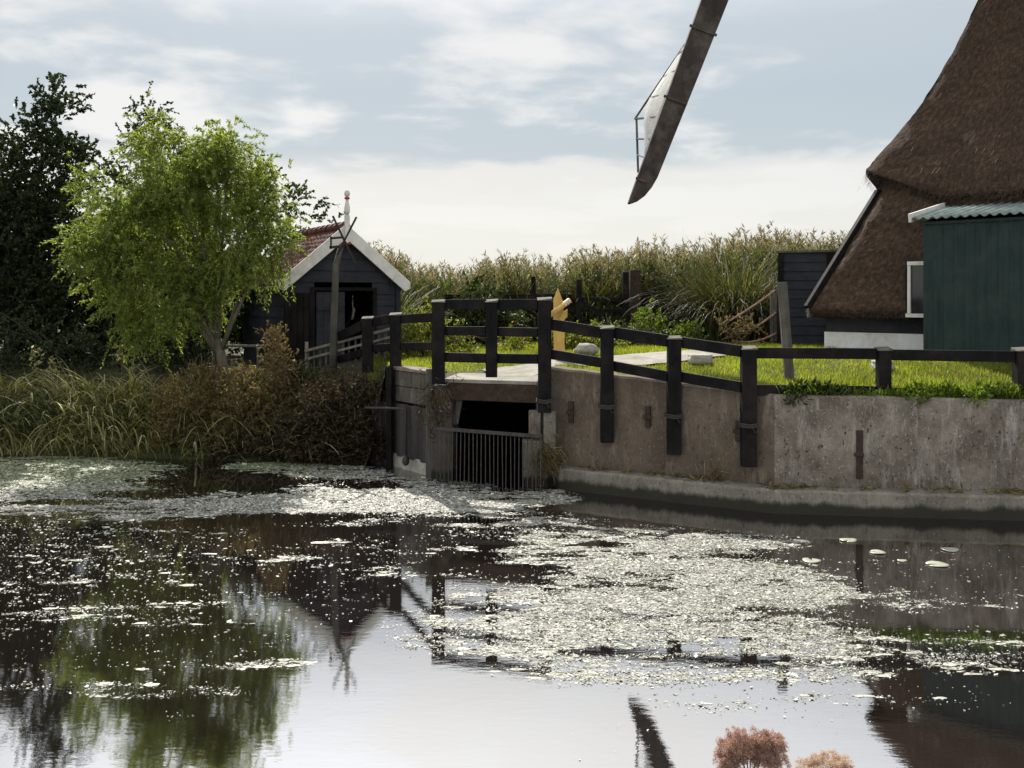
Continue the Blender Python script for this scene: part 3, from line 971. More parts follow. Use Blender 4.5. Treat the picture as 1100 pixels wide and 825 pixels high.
b.build('ridge_tile', M['tile'], hut)
for sx in (-1, 1):
    b = MB()
    q = W / 2 + ov + .03
    sl_ = (zp - ze) / (W / 2)
    zt = zp + .13; h = .25
    y0, y1 = -ovf - .05, -ovf - .004
    b.prism([(0, y0, zt), (sx * q, y0, zt - q * sl_), (sx * q, y0, zt - q * sl_ - h * .55), (sx * (q - .12), y0, zt - q * sl_ - h * .78), (0, y0, zt - h * 1.22)], (0, y1 - y0, 0))
    b.build('bargeboard', M['white_paint'], hut, bevel=.006)
b = MB(); b.box((-W / 2 - ov - .02, Lh / 2 - .02, ze - .16), (.07, Lh + .2, .05)); b.box((W / 2 + ov + .02, Lh / 2, ze - .16), (.07, Lh + .2, .05)); b.build('gutter', M['dark_iron'], hut, bevel=.01)
fy = -ovf - .085
b = MB(); b.box((0, fy, zp + .03), (.10, .06, .55)); b.box((0, fy - .004, zp - .2), (.05, .05, .12))
fin = b.build('finial', M['white_paint'], hut, bevel=.006)
b = MB(); b.lathe([(.03, .30), (.055, .36), (.06, .44), (.035, .56), (.03, .62)], (0, fy, zp), 12)
b.lathe([(.028, .665), (.04, .68), (.058, .72), (.055, .77), (.03, .81), (.008, .82)], (0, fy, zp), 12); b.build('finial_top', M['white_paint'], fin, smooth=True)
b = MB(); b.lathe([(.03, .62), (.055, .63), (.055, .66), (.03, .667)], (0, fy, zp), 12); b.build('finial_band', M['red_paint'], fin, smooth=True)
b = MB(); b.box((0, fy + .015, zp - .275), (.16, .05, .03)); b.build('finial_foot', M['red_paint'], fin)

# pole with crossed sticks in front of the hut
pole = thing('crossed_pole', 'old wooden pole with crossed sticks at its top before the hut', 'pole')
b = MB(); b.tube([P(357, 425, 19.5), P(358.5, 350, 19.5), P(361, 285, 19.5), P(367, 262, 19.5)], [.075, .068, .06, .05], 8); b.build('shaft', M['grey_wood'], pole, smooth=True)
for a_, c_ in (((357.5, 232), (382, 284)), ((383, 233), (362, 274))):
    b = MB(); b.tube([P(*a_, 19.4 if a_[0] < 370 else 19.36), P(*c_, 19.4 if a_[0] < 370 else 19.36)], .022, 6); b.build('stick', M['dark_bark'], pole)
b = MB(); b.beam(P(354, 266, 19.43), P(370, 264, 19.43), .03, .05); b.beam(P(355, 256, 19.43), P(368, 255, 19.43), .03, .04); b.beam(P(355.5, 254, 19.43), P(355.5, 267, 19.43), .03, .03)
b.build('crosspiece', M['dark_bark'], pole)

# bench beside the willow
bench = thing('garden_bench', 'low grey plank bench half hidden behind the willow trunk', 'bench')
bp = P(255, 371.5, 19.8)
b = MB(); b.box((bp.x, bp.y, bp.z), (1.0, .35, .035), .04); b.build('seat', M['grey_wood'], bench, bevel=.005)
for sx in (-.42, .42):
    b = MB(); b.box((bp.x + sx, bp.y - .1, (bp.z + 1.4) / 2), (.04, .04, bp.z - 1.44)); b.build('leg', M['grey_wood'], bench)

# ------------------------------------------------------------------ gate, field fence, signs, stones, rope railing
gate = thing('field_gate', 'dark wooden field gate with a diagonal brace before the reeds', 'gate')
gd = 24.0
for x0, x1, y in ((622, 672, 321), (610, 674, 333.5)):
    rail(x0, y, x1, y + .5, gd, gd, .09, .04, M['black_wood'], gate, 'bar')
rail(622, 350, 672, 350, gd, gd, .08, .04, M['black_wood'], gate, 'bar')
b = MB(); b.beam(P(626, 322, gd - .03), P(656, 350, gd - .03), .03, .13); b.build('brace', M['black_wood'], gate)
post(622, 300, 366, gd - .02, .13, .1, M['black_wood'], gate, 'stile', False)
post(672, 292, 372, gd - .02, .13, .1, M['black_wood'], gate, 'stile', False)
b = MB()
for i in range(5): b.box((P(670, 0, gd).x + i * .06, gd + .14 + .02 * (i % 2), 2.0), (.06, .03, .95))
b.build('board', M['rust'], gate)
gp = thing('gate_post', 'thick dark gate post standing at the right end of the field gate', 'post')
post(682, 290, 374, gd + .1, .24, .2, M['rust'], gp, 'shaft', False)
ff = thing('field_fence', 'dark low rail fence in front of the reeds right of the gate', 'fence')
post(710, 305, 370, gd + .3, .08, .08, M['black_wood'], ff, 'post', False)
post(746, 318, 370, gd + .35, .08, .08, M['black_wood'], ff, 'post', False)
rail(687, 326, 760, 327, gd + .35, gd + .4, .1, .04, M['black_wood'], ff)
rail(687, 345, 760, 346, gd + .35, gd + .4, .1, .04, M['black_wood'], ff)
bf = thing('rail_fence', 'dark two rail fence seen between the bridge rails behind the shrub', 'fence')
for px, yt in ((480, 316), (573, 297), (612, 316)):
    post(px, yt, 368, gd + .2, .11, .1, M['black_wood'], bf, 'post', False)
rail(482, 318, 608, 318, gd + .2, gd + .2, .09, .04, M['black_wood'], bf)
rail(482, 346, 608, 346, gd + .2, gd + .2, .08, .04, M['black_wood'], bf)

mk = thing('yellow_marker', 'upright pointed yellow board with a round rod stuck through it', 'signpost')
d = 17.6
b = MB(); pz = lambda x, y: P(x, y, d)
b.prism([pz(595, 385), pz(594.5, 322), pz(599.5, 309), pz(605, 325), pz(607, 385)], (0, .05, 0)); b.build('board', M['yellow_paint'], mk, bevel=.006)
b = MB(); b.prism([pz(601, 342), pz(604.5, 335), pz(609.5, 332), pz(609.5, 340), pz(604, 346)], (0, .04, 0)); b.v = [(x, y - .03, z) for x, y, z in b.v]; b.build('side_piece', M['yellow_paint'], mk)
b = MB(); b.tube([P(590.5, 339, d - .16), P(612, 322.5, d + .02)], .045, 10); b.build('rod', M['gold_wood'] if 'gold_wood' in M else M['yellow_paint'], mk, smooth=True)
b = MB()
for t in (.72, .82, .92):
    p, q = P(590.5, 339, d - .16), P(612, 322.5, d + .02)
    b.tube([p.lerp(q, t), p.lerp(q, t + .045)], .048, 10)
b.build('band', M['white_paint'], mk)


def rock(name, px, py, wpx, hpx, m, label, seed, square=0.0):
    p = ground_hit(px, py)
    s = p.y / F
    import bmesh
    me = bpy.data.meshes.new(name)
    bm = bmesh.new()
    bmesh.ops.create_icosphere(bm, subdivisions=4, radius=1)
    for v in bm.verts:
        c = v.co.copy()
        if square:
            k = max(abs(c.x), abs(c.y), abs(c.z)); c = c.lerp(c / k * .82, square)
        c *= 1 + .16 * mnoise.noise(c * 1.6 + Vector((seed, 0, 0))) + .05 * mnoise.noise(c * 5 + Vector((0, seed, 0)))
        v.co = (c.x * wpx * s / 2, c.y * wpx * s * .38, c.z * hpx * s / 2 * 1.05 + hpx * s * .46)
    bm.to_mesh(me); bm.free()
    me.polygons.foreach_set('use_smooth', [True] * len(me.polygons))
    o = link(name, me, m); o.location = p
    return tag(o, label, 'rock')


rock('boulder', 630, 383, 25, 15, M['stone'], 'rounded grey boulder on the grass below the yellow board', 2.0)
rock('stone_block', 752, 392, 29, 13, M['pale_stone'], 'squared pale stone block lying beside the paved path', 5.0, .75)
rock('stone_block', 948, 398, 25, 12, M['pale_stone'], 'pale stone block on the lawn behind a black fence post', 9.0, .8)

lp = thing('leaning_post', 'leaning weathered grey post standing on the lawn near the mill', 'post')
g = ground_hit(849, 408); t_ = P(840, 303, g.y + .05)
b = MB(); b.beam((g.x, g.y, g.z - .2), t_, .14, .12, (0, 1, 0)); b.build('shaft', M['grey_wood'], lp, bevel=.02)

rr = thing('rope_railing', 'small railing of dark posts joined by sagging reddish ropes', 'railing')
r0, r1 = ground_hit(783, 366), ground_hit(832, 370)
rd = 21.6
for px, yt, yb, w in ((783, 343, 367, .1), (829, 312, 367, .06), (833, 312, 367, .06)):
    post(px, yt, yb, rd, w, .08, M['black_wood'] if w > .08 else M['grey_wood'], rr, 'post', False)
post(838, 330, 372, rd - .2, .1, .08, M['black_wood'], rr, 'post', False)
for (xa, ya, xb, yb_, sg) in ((784, 344.5, 832, 312.5, 1), (784, 362, 834, 335.5, 4), (786, 366, 834, 358, 5)):
    pts = []
    for k in range(11):
        t = k / 10
        pts.append(P(lerp(xa, xb, t), lerp(ya, yb_, t) + sg * math.sin(math.pi * t), rd - .05))
    b = MB(); b.tube(pts, .025, 6); b.build('rope', M['rope_red'], rr, smooth=True)

bs = thing('plank_shed', 'black plank shed with a flat pale capping left of the mill', 'shed')
sd_ = 21.6
p0 = P(836, 272, sd_)
ph = R(-20)
bs.location = (p0.x, sd_, 0); bs.rotation_euler = (0, 0, ph)
SW, zt_ = 2.0, p0.z
b = MB()
z = 1.75
while z < zt_ - .01:
    z1 = min(z + .19, zt_)
    b.hexa([(0, -.03, z), (SW, -.03, z), (SW, .02, z), (0, .02, z), (0, -.005, z1), (SW, -.005, z1), (SW, .02, z1), (0, .02, z1)])
    b.hexa([(-.03, .025, z), (.02, .025, z), (.02, 1.6, z), (-.03, 1.6, z), (-.005, .025, z1), (.02, .025, z1), (.02, 1.6, z1), (-.005, 1.6, z1)])
    z = z1
b.build('wall', M['tar_board'], bs)
b = MB(); b.box((SW / 2, .8, zt_ + .03), (SW + .1, 1.72, .05)); b.build('roof', M['grey_wood'], bs, bevel=.005)
for x_ in (.06, 1.03):
    b = MB(); b.box((x_, -.055, (zt_ + 1.75) / 2), (.10, .05, zt_ - 1.76)); b.build('batten', M['black_wood'], bs)
b = MB(); b.box((SW / 2, -.09, 1.88), (SW, .08, .05)); b.build('sill', M['pale_wood'], bs)

# ------------------------------------------------------------------ windmill
MX, MY = 11.56, 20.0
mill = thing('windmill', 'thatched windmill with flared skirt, one sail hanging beside it', 'windmill', (MX, MY, 0))
A0 = R(180)


def octo(ang, rc, rnd=.35):
    """radius at angle for a soft-cornered square plan whose corner radius is rc"""
    a = (ang - A0) % (math.pi / 2) - math.pi / 4
    flat = rc * math.cos(math.pi / 4) / math.cos(a)
    return lerp(flat, rc * .995, min(1, rnd * 2) * (abs(a) / (math.pi / 4)) ** 16)


def corner(ang):
    a = abs((ang - A0) % (math.pi / 2) - math.pi / 4)
    return min(1.0, max(0.0, (math.tan(a) - .5) / .5))


PR_ = [(4.6, 5.12), (4.75, 5.02), (5.39, 4.66), (5.74, 4.36), (6.17, 3.99), (6.61, 3.63), (7.1, 3.31), (7.59, 3.02), (8.23, 2.69), (8.72, 2.46), (10, 2.0), (11.5, 1.65), (13.4, 1.45)]


def prof(z):
    return float(np.interp(z, [a for a, _ in PR_], [r for _, r in PR_]))


ZE = 4.78
na = 256
rows = []
zs = list(np.linspace(ZE, 13.4, 60))
for iz, z in enumerate(zs):
    r = []
    for k in range(na + 1):
        an = A0 + 2 * math.pi * k / na
        lift = .62 * corner(an) * math.exp(-(z - ZE) / .7)
        rc = prof(z + lift)
        ra_ = octo(an, rc) + .035 * mnoise.noise(Vector((an * 9, z * 3, 1))) + .02 * mnoise.noise(Vector((an * 30, z * 9, 4)))
        r.append((ra_ * math.cos(an), ra_ * math.sin(an), z + lift))
    rows.append(r)
# thick eave: roll under and back in
und = []
for dr, dz in ((-.04, -.05), (-.16, -.10), (-.5, -.06), (-1.0, .05)):
    r = []
    for k in range(na + 1):
        an = A0 + 2 * math.pi * k / na
        lift = .62 * corner(an)
        ra_ = octo(an, prof(ZE + lift)) + dr + .02 * mnoise.noise(Vector((an * 40, dz * 30, 2)))
        r.append((ra_ * math.cos(an), ra_ * math.sin(an), ZE + dz * (1 - .75 * corner(an)) + lift + .02 * mnoise.noise(Vector((an * 60, 0, 7)))))
    und.append(r)
b = MB(); b.grid(und[::-1] + rows)
body = b.build('thatched_tower', M['thatch'], mill, smooth=True)
# lower thatch tier
LOW = lambda z: lerp(5.74, 4.18, (z - 2.68) / (5.3 - 2.68))
rows = []
LOWF = lambda z: lerp(5.92, 4.86, (z - 2.68) / (4.8 - 2.68))


def low_r(an, z):
    return min(octo(an, LOWF(z), .0), LOW(z))


zs2 = list(np.linspace(2.68, 5.2, 34))
for z in zs2:
    r = []
    for k in range(na + 1):
        an = A0 + 2 * math.pi * k / na
        ra_ = low_r(an, z) + .03 * mnoise.noise(Vector((an * 11, z * 3, 9))) + .02 * mnoise.noise(Vector((an * 34, z * 9, 3)))
        r.append((ra_ * math.cos(an), ra_ * math.sin(an), z))
    rows.append(r)
und = []
for dr, dz in ((-.03, -.09), (-.16, -.15), (-.5, -.07)):
    r = []
    for k in range(na + 1):
        an = A0 + 2 * math.pi * k / na
        ra_ = low_r(an, 2.68) + dr
        r.append((ra_ * math.cos(an), ra_ * math.sin(an), 2.68 + dz + .02 * mnoise.noise(Vector((an * 50, 0, 5)))))
    und.append(r)
b = MB(); b.grid(und[::-1] + rows)
b.build('lower_thatch', M['thatch'], mill, smooth=True)
# board along the corner edge of the lower tier
b = MB()
ca, sa = math.cos(A0), math.sin(A0)
e0 = Vector(((LOW(2.68) + .06) * ca, (LOW(2.68) + .06) * sa, 2.72)); e1 = Vector(((LOW(5.0) + .04) * ca, (LOW(5.0) + .04) * sa, 5.0))
b.beam(e0, e1, .22, .09, (ca, sa, .6)); b.build('edge_board', M['black_wood'], mill, bevel=.01)
# board wall and plinth under the eave


def ring(r0, z0, r1, z1, name, m):
    b = MB()
    rows = [[((r) * math.cos(A0 + k * math.pi / 2), r * math.sin(A0 + k * math.pi / 2), z) for k in range(5)] for r, z in ((r0, z0), (r1, z1))]
    b.grid(rows)
    return b.build(name, m, mill)


ring(5.42, 2.24, 5.42, 2.72, 'board_wall', M['tar_board'])
ring(5.46, 1.2, 5.46, 2.24, 'plinth', M['plinth_white'])
# dormer window, half hidden by the green shed
fn = Vector((-math.sin(R(45)), -math.cos(R(45)), 0)); fu = Vector((math.cos(R(45)), -math.sin(R(45)), 0))
wp = P(976, 312, 18.45); wo = Vector((wp.x - MX, wp.y - MY, 0))
wn = thing('x', None, None) if False else None


def facebox(b, u0, u1, z0, z1, n0, n1):
    pts = []
    for z in (z0, z1):
        for u, n_ in ((u0, n0), (u1, n0), (u1, n1), (u0, n1)):
            q = wo + fu * u + fn * n_
            pts.append((q.x, q.y, z))
    b.hexa(pts)


b = MB(); facebox(b, 0, .06, 2.62, 3.48, .0, .06); facebox(b, .86, .92, 2.62, 3.48, .0, .06); facebox(b, .0, .92, 3.482, 3.55, .0, .07); facebox(b, -.02, .94, 2.55, 2.618, .0, .09)
wf = b.build('window', M['white_paint'], mill, bevel=.004)
b = MB(); facebox(b, .06, .86, 2.62, 3.48, .01, .02); b.build('pane', M['glass'], wf)
b = MB(); facebox(b, .44, .48, 2.62, 3.48, .022, .05); b.build('glazing_bar', M['white_paint'], wf)
b = MB(); facebox(b, -.06, .98, 2.5, 3.56, -1.2, -.005); b.build('dormer_cheek', M['black_wood'], mill)
# cap
b = MB()
rows = []
for i in range(13):
    t = i / 12
    xx = lerp(-2.2, 2.6, t)
    wd = 1.9 * math.sin(math.pi * lerp(.14, .88, t)) ** .7
    hh = 1.9 * math.sin(math.pi * lerp(.2, .85, t)) ** .8
    rows.append([(xx, wd * math.cos(a), 13.5 + hh * math.sin(a) + (.3 if abs(math.cos(a)) < .3 else 0)) for a in [math.pi * k / 16 for k in range(17)]])
b.grid(rows); b.add(rows[0], [tuple(range(17))]); b.add(rows[-1], [tuple(range(17))]); b.build('cap', M['thatch'], mill, smooth=True)
# sails: one stands nearly edge-on to us and runs down to the left
hub = Vector((6.05, 19.6, 14.45)); tip = P(684, 222, 19.2)
s_ = (tip - hub).normalized(); LS = (tip - hub).length
nrm = Vector((-1, 0, .37)); nrm = (nrm - s_ * nrm.dot(s_)).normalized()
dep = s_.cross(nrm).normalized()
if dep.y < 0: dep = -dep
off = Vector((MX, MY, 0))
b = MB(); hb_ = hub - off
b.tube([hb_ - nrm * 4.6, hb_ - nrm * .5, hb_ + nrm * .3], [.26, .30, .30], 12); b.build('windshaft', M['sail_wood'], mill, smooth=True)


def sail(s, nr_, dp, name):
    """stock with wind boards (seen on edge), lattice and furled cloth"""
    b = MB()
    sec = []
    for t, w0, w1, th in ((0, -.17, .17, .17), (.25, -.24, .26, .16), (.5, -.25, .27, .15), (.75, -.215, .215, .13), (.94, -.19, .165, .12), (.96, -.188, .13, .11), (.977, -.185, .07, .105), (.99, -.183, -.02, .10), (1.0, -.18, -.14, .10)):
        c = hb_ + s * (LS * t)
        sec.append([c + nr_ * (-w0) - dp * th, c + nr_ * (-w1) - dp * th, c + nr_ * (-w1) + dp * th, c + nr_ * (-w0) + dp * th])
    vs = [p for q in sec for p in q]; fs = []
    for i in range(len(sec) - 1):
        for k in range(4):
            k2 = (k + 1) % 4
            fs.append((i * 4 + k, i * 4 + k2, i * 4 + 4 + k2, i * 4 + 4 + k))
    fs += [(0, 1, 2, 3), tuple(len(vs) - 4 + k for k in range(4))]
    b.add(vs, fs)
    so_ = b.build(name, M['sail_wood'], mill, bevel=.015)
    for t, w0, w1 in ((.36, .28, .30), (.665, .275, .27), (.80, .265, .20), (.90, .10, -.10), (.955, .215, .0)):
        c = hb_ + s * (LS * t)
        b = MB(); b.beam(c + nr_ * w0 - dp * .15, c - nr_ * w1 - dp * .15, .035, .045, s)
        b.build('cleat', M['sail_wood'], so_)

    def lat(t, e):
        # lattice leaves the stock further towards the front as the sail twists to its tip
        tw = min(max(0.0, (t - .603)) * 2.46, .56)
        return hb_ + s * (LS * t) + nr_ * (.16 * (1 - e) + tw * e) + dp * (.15 + 1.0 * e * (1 - .25 * tw))
    b = MB()
    outer = [lat(t, 1) for t in np.linspace(.42, .83, 8)]
    b.tube(outer, .022, 6)
    b.tube([lat(.825, 1), lat(.83, 1) + s * 1.05 - nr_ * .40 - dp * .4], .022, 6)
    b.build('hem_lath', M['grey_wood'], so_)
    for t in np.linspace(.46, .83, 9):
        b = MB(); b.beam(lat(t, 0), lat(t, 1), .03, .03, s); b.build('lattice_bar', M['grey_wood'], so_)
    e0_ = lat(.83, 1)
    for k in (.38, .68):
        q = e0_ + s * 1.05 * k - nr_ * .40 * k - dp * .4 * k
        b = MB(); b.beam(q, hb_ + s * (LS * .83 + 1.25 * k) + nr_ * .17 + dp * .1, .025, .025, s); b.build('lattice_bar', M['grey_wood'], so_)
    b = MB()
    rows_ = []
    for t in np.linspace(.50, .91, 22):
        w = float(np.interp(t, [.50, .66, .79, .83, .91], [.98, 1.0, .95, .66, .04]))
        rows_.append([lat(min(t, .83), e * w) + s * (LS * max(0, t - .83)) - dp * .05 + nr_ * (.012 * math.sin(t * 40 + e * 6) * e * (1 - e) * 4) for e in np.linspace(0, 1, 6)])
    b.grid(rows_)
    o = b.build('sailcloth', M['cloth'], so_, smooth=True)
    md = o.modifiers.new('thick', 'SOLIDIFY'); md.thickness = .012
    return so_


sail(s_, nrm, dep, 'sail')
sail(-s_, nrm, -dep, 'sail')
sail(dep, nrm, -s_, 'sail')
sail(-dep, nrm, s_, 'sail')


# straw strands standing off the thatch
def strands():
    n = 1800
    an = A0 + rng.uniform(-.5, 1.57, n)
    z = 2.7 + rng.uniform(0, 1, n) ** 1.3 * 8
    low = rng.uniform(0, 1, n) < .35
    z = np.where(low, rng.uniform(2.72, 4.6, n), 5.0 + (z - 2.7))
    r = np.array([low_r(a, q) if l else octo(a, prof(q)) for a, q, l in zip(an, z, low)])
    base = np.stack([r * np.cos(an), r * np.sin(an), z], -1)
    rad = np.stack([np.cos(an), np.sin(an), np.zeros(n)], -1)
    tan_ = np.stack([-np.sin(an), np.cos(an), np.zeros(n)], -1)
    dr = unit(rad * .62 + np.array([0, 0, -1.0]) + rng.normal(0, .25, (n, 3)))
    ln = rng.uniform(.05, .18, n)[:, None]
    base = base + rad * .01
    tipv = base + dr * ln
    w = tan_ * .006
    V = np.stack([base - w, base + w, tipv + w * .4, tipv - w * .4], 1).reshape(-1, 3)
    np_mesh('straw', V, np.arange(len(V)).reshape(-1, 4), M['straw'], mill)
    # ragged fringe along the eave edges
    n = 5200
    an = A0 + rng.uniform(-.5, 1.57, n)
    low = rng.uniform(0, 1, n) < .5
    lift = np.array([.62 * corner(a) for a in an])
    z = np.where(low, 2.66 + rng.uniform(-.10, .05, n), ZE - .02 + lift + rng.uniform(-.10, .05, n))
    r = np.array([low_r(a, 2.68) if l else octo(a, prof(ZE + lf_)) for a, l, lf_ in zip(an, low, lift)]) - .01
    base = np.stack([r * np.cos(an), r * np.sin(an), z], -1)
    rad = np.stack([np.cos(an), np.sin(an), np.zeros(n)], -1); tan_ = np.stack([-np.sin(an), np.cos(an), np.zeros(n)], -1)
    tipv = base + unit(rad * .55 + np.array([0, 0, -.8]) + rng.normal(0, .3, (n, 3))) * rng.uniform(.03, .11, n)[:, None]
    w = tan_ * .007
    V = np.stack([base - w, base + w, tipv + w * .4, tipv - w * .4], 1).reshape(-1, 3)
    np_mesh('eave_fringe', V, np.arange(len(V)).reshape(-1, 4), M['straw'], mill)


strands()

# green shed against the mill
GX, GY = (981 - 550) * 17.7 / F, 17.7
gs = thing('green_shed', 'dark green boarded shed with corrugated roof built against the windmill', 'shed', (GX, GY, 0), R(-45))
GW, GD, zr0, zr1 = 4.6, 2.2, 4.27, 4.72
b = MB()
rows0, rows1 = [], []
n = 150
for i in range(n + 1):
    x = .14 + (GW - .14) * i / n
    y = .10 - (.014 if (i % 6) in (0, 1) else 0)
    rows0.append((x, y, 1.4)); rows1.append((x, y, zr0 - .06))
b.grid([rows0, rows1]); b.build('wall', M['green_board'], gs)
b = MB(); b.add([(.14, .10, 1.4), (.14, GD, 1.4), (.14, GD, zr1 - .06), (.14, .10, zr0 - .06), (GW, .1, 1.4), (GW, GD, 1.4), (GW, GD, zr1 - .06), (GW, .1, zr0 - .06)], [(0, 1, 2, 3), (4, 5, 6, 7)]); b.build('side_wall', M['green_board'], gs)
b = MB(); rows = []
for v in range(2):
    rows.append([(-.0 + (GW + .2) * i / 300, lerp(-.06, GD, v), lerp(zr0, zr1, v) + .022 * math.sin(i / 300 * GW / .10 * math.pi * 2 / 1.5)) for i in range(301)])
b.grid(rows); o = b.build('roof', M['zinc'], gs, smooth=True); md = o.modifiers.new('thick', 'SOLIDIFY'); md.thickness = .012
b = MB(); b.beam((-.03, -.08, zr0 + .005), (-.03, GD, zr1 + .005), .05, .15); b.build('bargeboard', M['white_paint'], gs, bevel=.005)
b = MB(); b.box((GW / 2, .08, zr0 - .085), (GW - .3, .04, .05)); b.build('eave_board', M['green_board'], gs)


# ------------------------------------------------------------------ vegetation
def kites(c, ax, ln, wd, fold=.0):
    """diamond leaves: base points c, axis ax, arrays of lengths and widths"""
    n = len(c)
    rnd = unit(rng.normal(size=(n, 3)))
    side = unit(np.cross(ax, rnd))
    ln = np.asarray(ln).reshape(-1, 1); wd = np.asarray(wd).reshape(-1, 1)
    mid = c + ax * ln * .45
    nor = np.cross(ax, side)
    V = np.stack([c, mid + side * wd / 2 + nor * wd * .15, c + ax * ln - nor * ln * .08, mid - side * wd / 2 + nor * wd * .15], 1)
    return V.reshape(-1, 3)


def ell_pts(n, lobes):
    """points in the union of ellipsoids (cx,cy,cz,rx,ry,rz), denser towards the shells"""
    vol = np.array([l[3] * l[4] * l[5] for l in lobes]) ** .8
    idx = rng.choice(len(lobes), n, p=vol / vol.sum())
    Lb = np.array(lobes)[idx]
    u = unit(rng.normal(size=(n, 3))) * (rng.uniform(0, 1, n) ** .42)[:, None]
    return Lb[:, :3] + u * Lb[:, 3:], u, Lb


def px_lobe(cx, cy, rx, ry, d, rd=None):
    p = P(cx, cy, d); s = d / F
    return (p.x, p.y, p.z, rx * s, (rd if rd else (rx + ry) / 2) * s, ry * s)


def spray_leaves(n_clump, n_spray, n_leaf, lobes, sp_len, droop, leaf_l, leaf_w, up=.25, out=.9, jit=.18):
    c, u, Lb = ell_pts(n_clump, lobes)
    c = np.repeat(c, n_spray, 0); u = np.repeat(u, n_spray, 0)
    s0 = c + rng.normal(0, jit, c.shape)
    d0 = unit(u * out + rng.normal(0, .6, c.shape) + np.array([0, 0, up]))
    ln = rng.uniform(.5, 1.0, len(c)) * sp_len
    t = rng.uniform(.05, 1, (len(c), n_leaf))
    T = t[..., None]; LN = ln[:, None, None]
    pos = s0[:, None] + d0[:, None] * LN * T
    pos[..., 2] -= (droop * LN * T * T)[..., 0]
    tg = d0[:, None] + np.concatenate([np.zeros(T.shape), np.zeros(T.shape), -2 * droop * T], -1)
    ax = unit(unit(tg) + rng.normal(0, .55, tg.shape))
    pos = pos.reshape(-1, 3); ax = ax.reshape(-1, 3)
    k = len(pos)
    V = kites(pos, ax, leaf_l * rng.uniform(.6, 1.25, k), leaf_w * rng.uniform(.7, 1.2, k))
    return V, (s0, d0, ln)


SEED = [11]


def make_tree(name, label, base, lobes, leafm, barkm, n_clump, n_spray, n_leaf, sp_len, droop, leaf_l, leaf_w, trunk_r, fork_z, lean=(0, 0), n_limb=14, up=.25, twigs=True, cat='tree', jit=.18, group=None):
    global rng
    SEED[0] += 1
    rng = np.random.default_rng(SEED[0]); random.seed(SEED[0])
    root = thing(name, label, cat, base, group=group)
    base = np.array(base)
    V, (s0, d0, ln) = spray_leaves(n_clump, n_spray, n_leaf, lobes, sp_len, droop, leaf_l, leaf_w, up, jit=jit)
    V = V - base
    np_mesh('crown', V, np.arange(len(V)).reshape(-1, 4), leafm, root)
    b = MB()
    fork = Vector((lean[0], lean[1], fork_z))
    mid = fork * .5 + Vector((.05, 0, 0))
    b.tube([(0, 0, -.25), (0, 0, .06), mid, fork], [trunk_r * 1.5, trunk_r * 1.1, trunk_r * .88, trunk_r * .75], 10)
    c, u, _ = ell_pts(n_limb, lobes)
    for q in c:
        q = Vector(q - base)
        st = Vector((0, 0, 0)).lerp(fork, random.uniform(.72, 1.0))
        m1 = st.lerp(q, .45) + Vector((random.uniform(-.2, .2), random.uniform(-.2, .2), .18 * (q - st).length))
        r0 = trunk_r * random.uniform(.28, .55)
        b.tube([st, st.lerp(m1, .5) + Vector((0, 0, .05)), m1, m1.lerp(q, .6), q], [r0, r0 * .8, r0 * .55, r0 * .32, r0 * .12], 6)
    b.build('trunk', barkm, root, smooth=True)
    if twigs:
        b = MB()
        sel = rng.choice(len(s0), min(len(s0), 420), replace=False)
        for i in sel:
            p0 = Vector(s0[i] - base); dd = Vector(d0[i]); l = ln[i]
            b.tube([p0, p0 + dd * l * .5 + Vector((0, 0, -droop * l * .25)), p0 + dd * l + Vector((0, 0, -droop * l))], [.008, .006, .003], 3, False)
        b.build('twig_sprays', barkm, root)
    return root


# light green willow on the left bank
wb = P(242, 398, 19.4); wb = (wb.x, wb.y, gz(wb.x, wb.y) - .02)
D = 19.1
lob = [px_lobe(*q, D) for q in ((205, 200, 58, 50), (140, 232, 36, 42), (264, 230, 40, 46), (284, 255, 26, 30), (160, 298, 44, 44), (205, 300, 34, 36), (122, 280, 24, 30),
                                (240, 166, 28, 22), (188, 154, 34, 22), (150, 345, 24, 20), (195, 345, 18, 14), (255, 270, 22, 22), (104, 212, 14, 14), (102, 268, 14, 26), (112, 318, 16, 18), (312, 258, 12, 16),
                                (175, 372, 18, 10), (228, 146, 12, 10), (160, 150, 10, 10), (290, 205, 14, 14))]
make_tree('willow_tree', 'light green willow with drooping fine leaves on the left bank', wb, lob, M['willow_leaf'], M['bark'], 135, 34, 32, .42, .52, .075, .021, .115,
          1.15, (-.15, 0), 13)
# a pruned limb stub to the left of the willow trunk is part of its limbs
# darker trees behind
alob = [px_lobe(*q, 23.2) for q in ((150, 128, 20, 14), (178, 112, 7, 17), (275, 170, 20, 18), (255, 205, 30, 34), (322, 234, 22, 10), (300, 215, 24, 20), (180, 220, 70, 70), (200, 300, 85, 70), (150, 170, 30, 30),
                                    (290, 300, 35, 40), (135, 300, 40, 60))]
make_tree('alder_tree', 'dark leaved alder whose top twigs rise behind the light green willow', (P(200, 0, 23.2).x, 23.2, 1.5), alob, M['alder_leaf'], M['dark_bark'], 170, 14, 18, .45, .15, .075, .055, .12, 1.8, (0, 0), 24)
dlob = [px_lobe(*q, 23.0) for q in ((42, 145, 26, 36), (62, 112, 14, 14), (12, 130, 18, 26), (10, 215, 48, 62), (55, 235, 42, 60), (22, 310, 60, 55), (78, 335, 50, 48), (-60, 200, 70, 100), (-60, 310, 80, 70), (70, 180, 26, 32), (90, 150, 7, 9))]
make_tree('dark_tree', 'tall dark green tree at the left edge beside the willow', (P(10, 0, 23).x, 23, 1.5), dlob, M['dark_leaf'], M['dark_bark'], 300, 18, 22, .36, .15, .085, .058, .14, 1.6, (0, 0), 26)
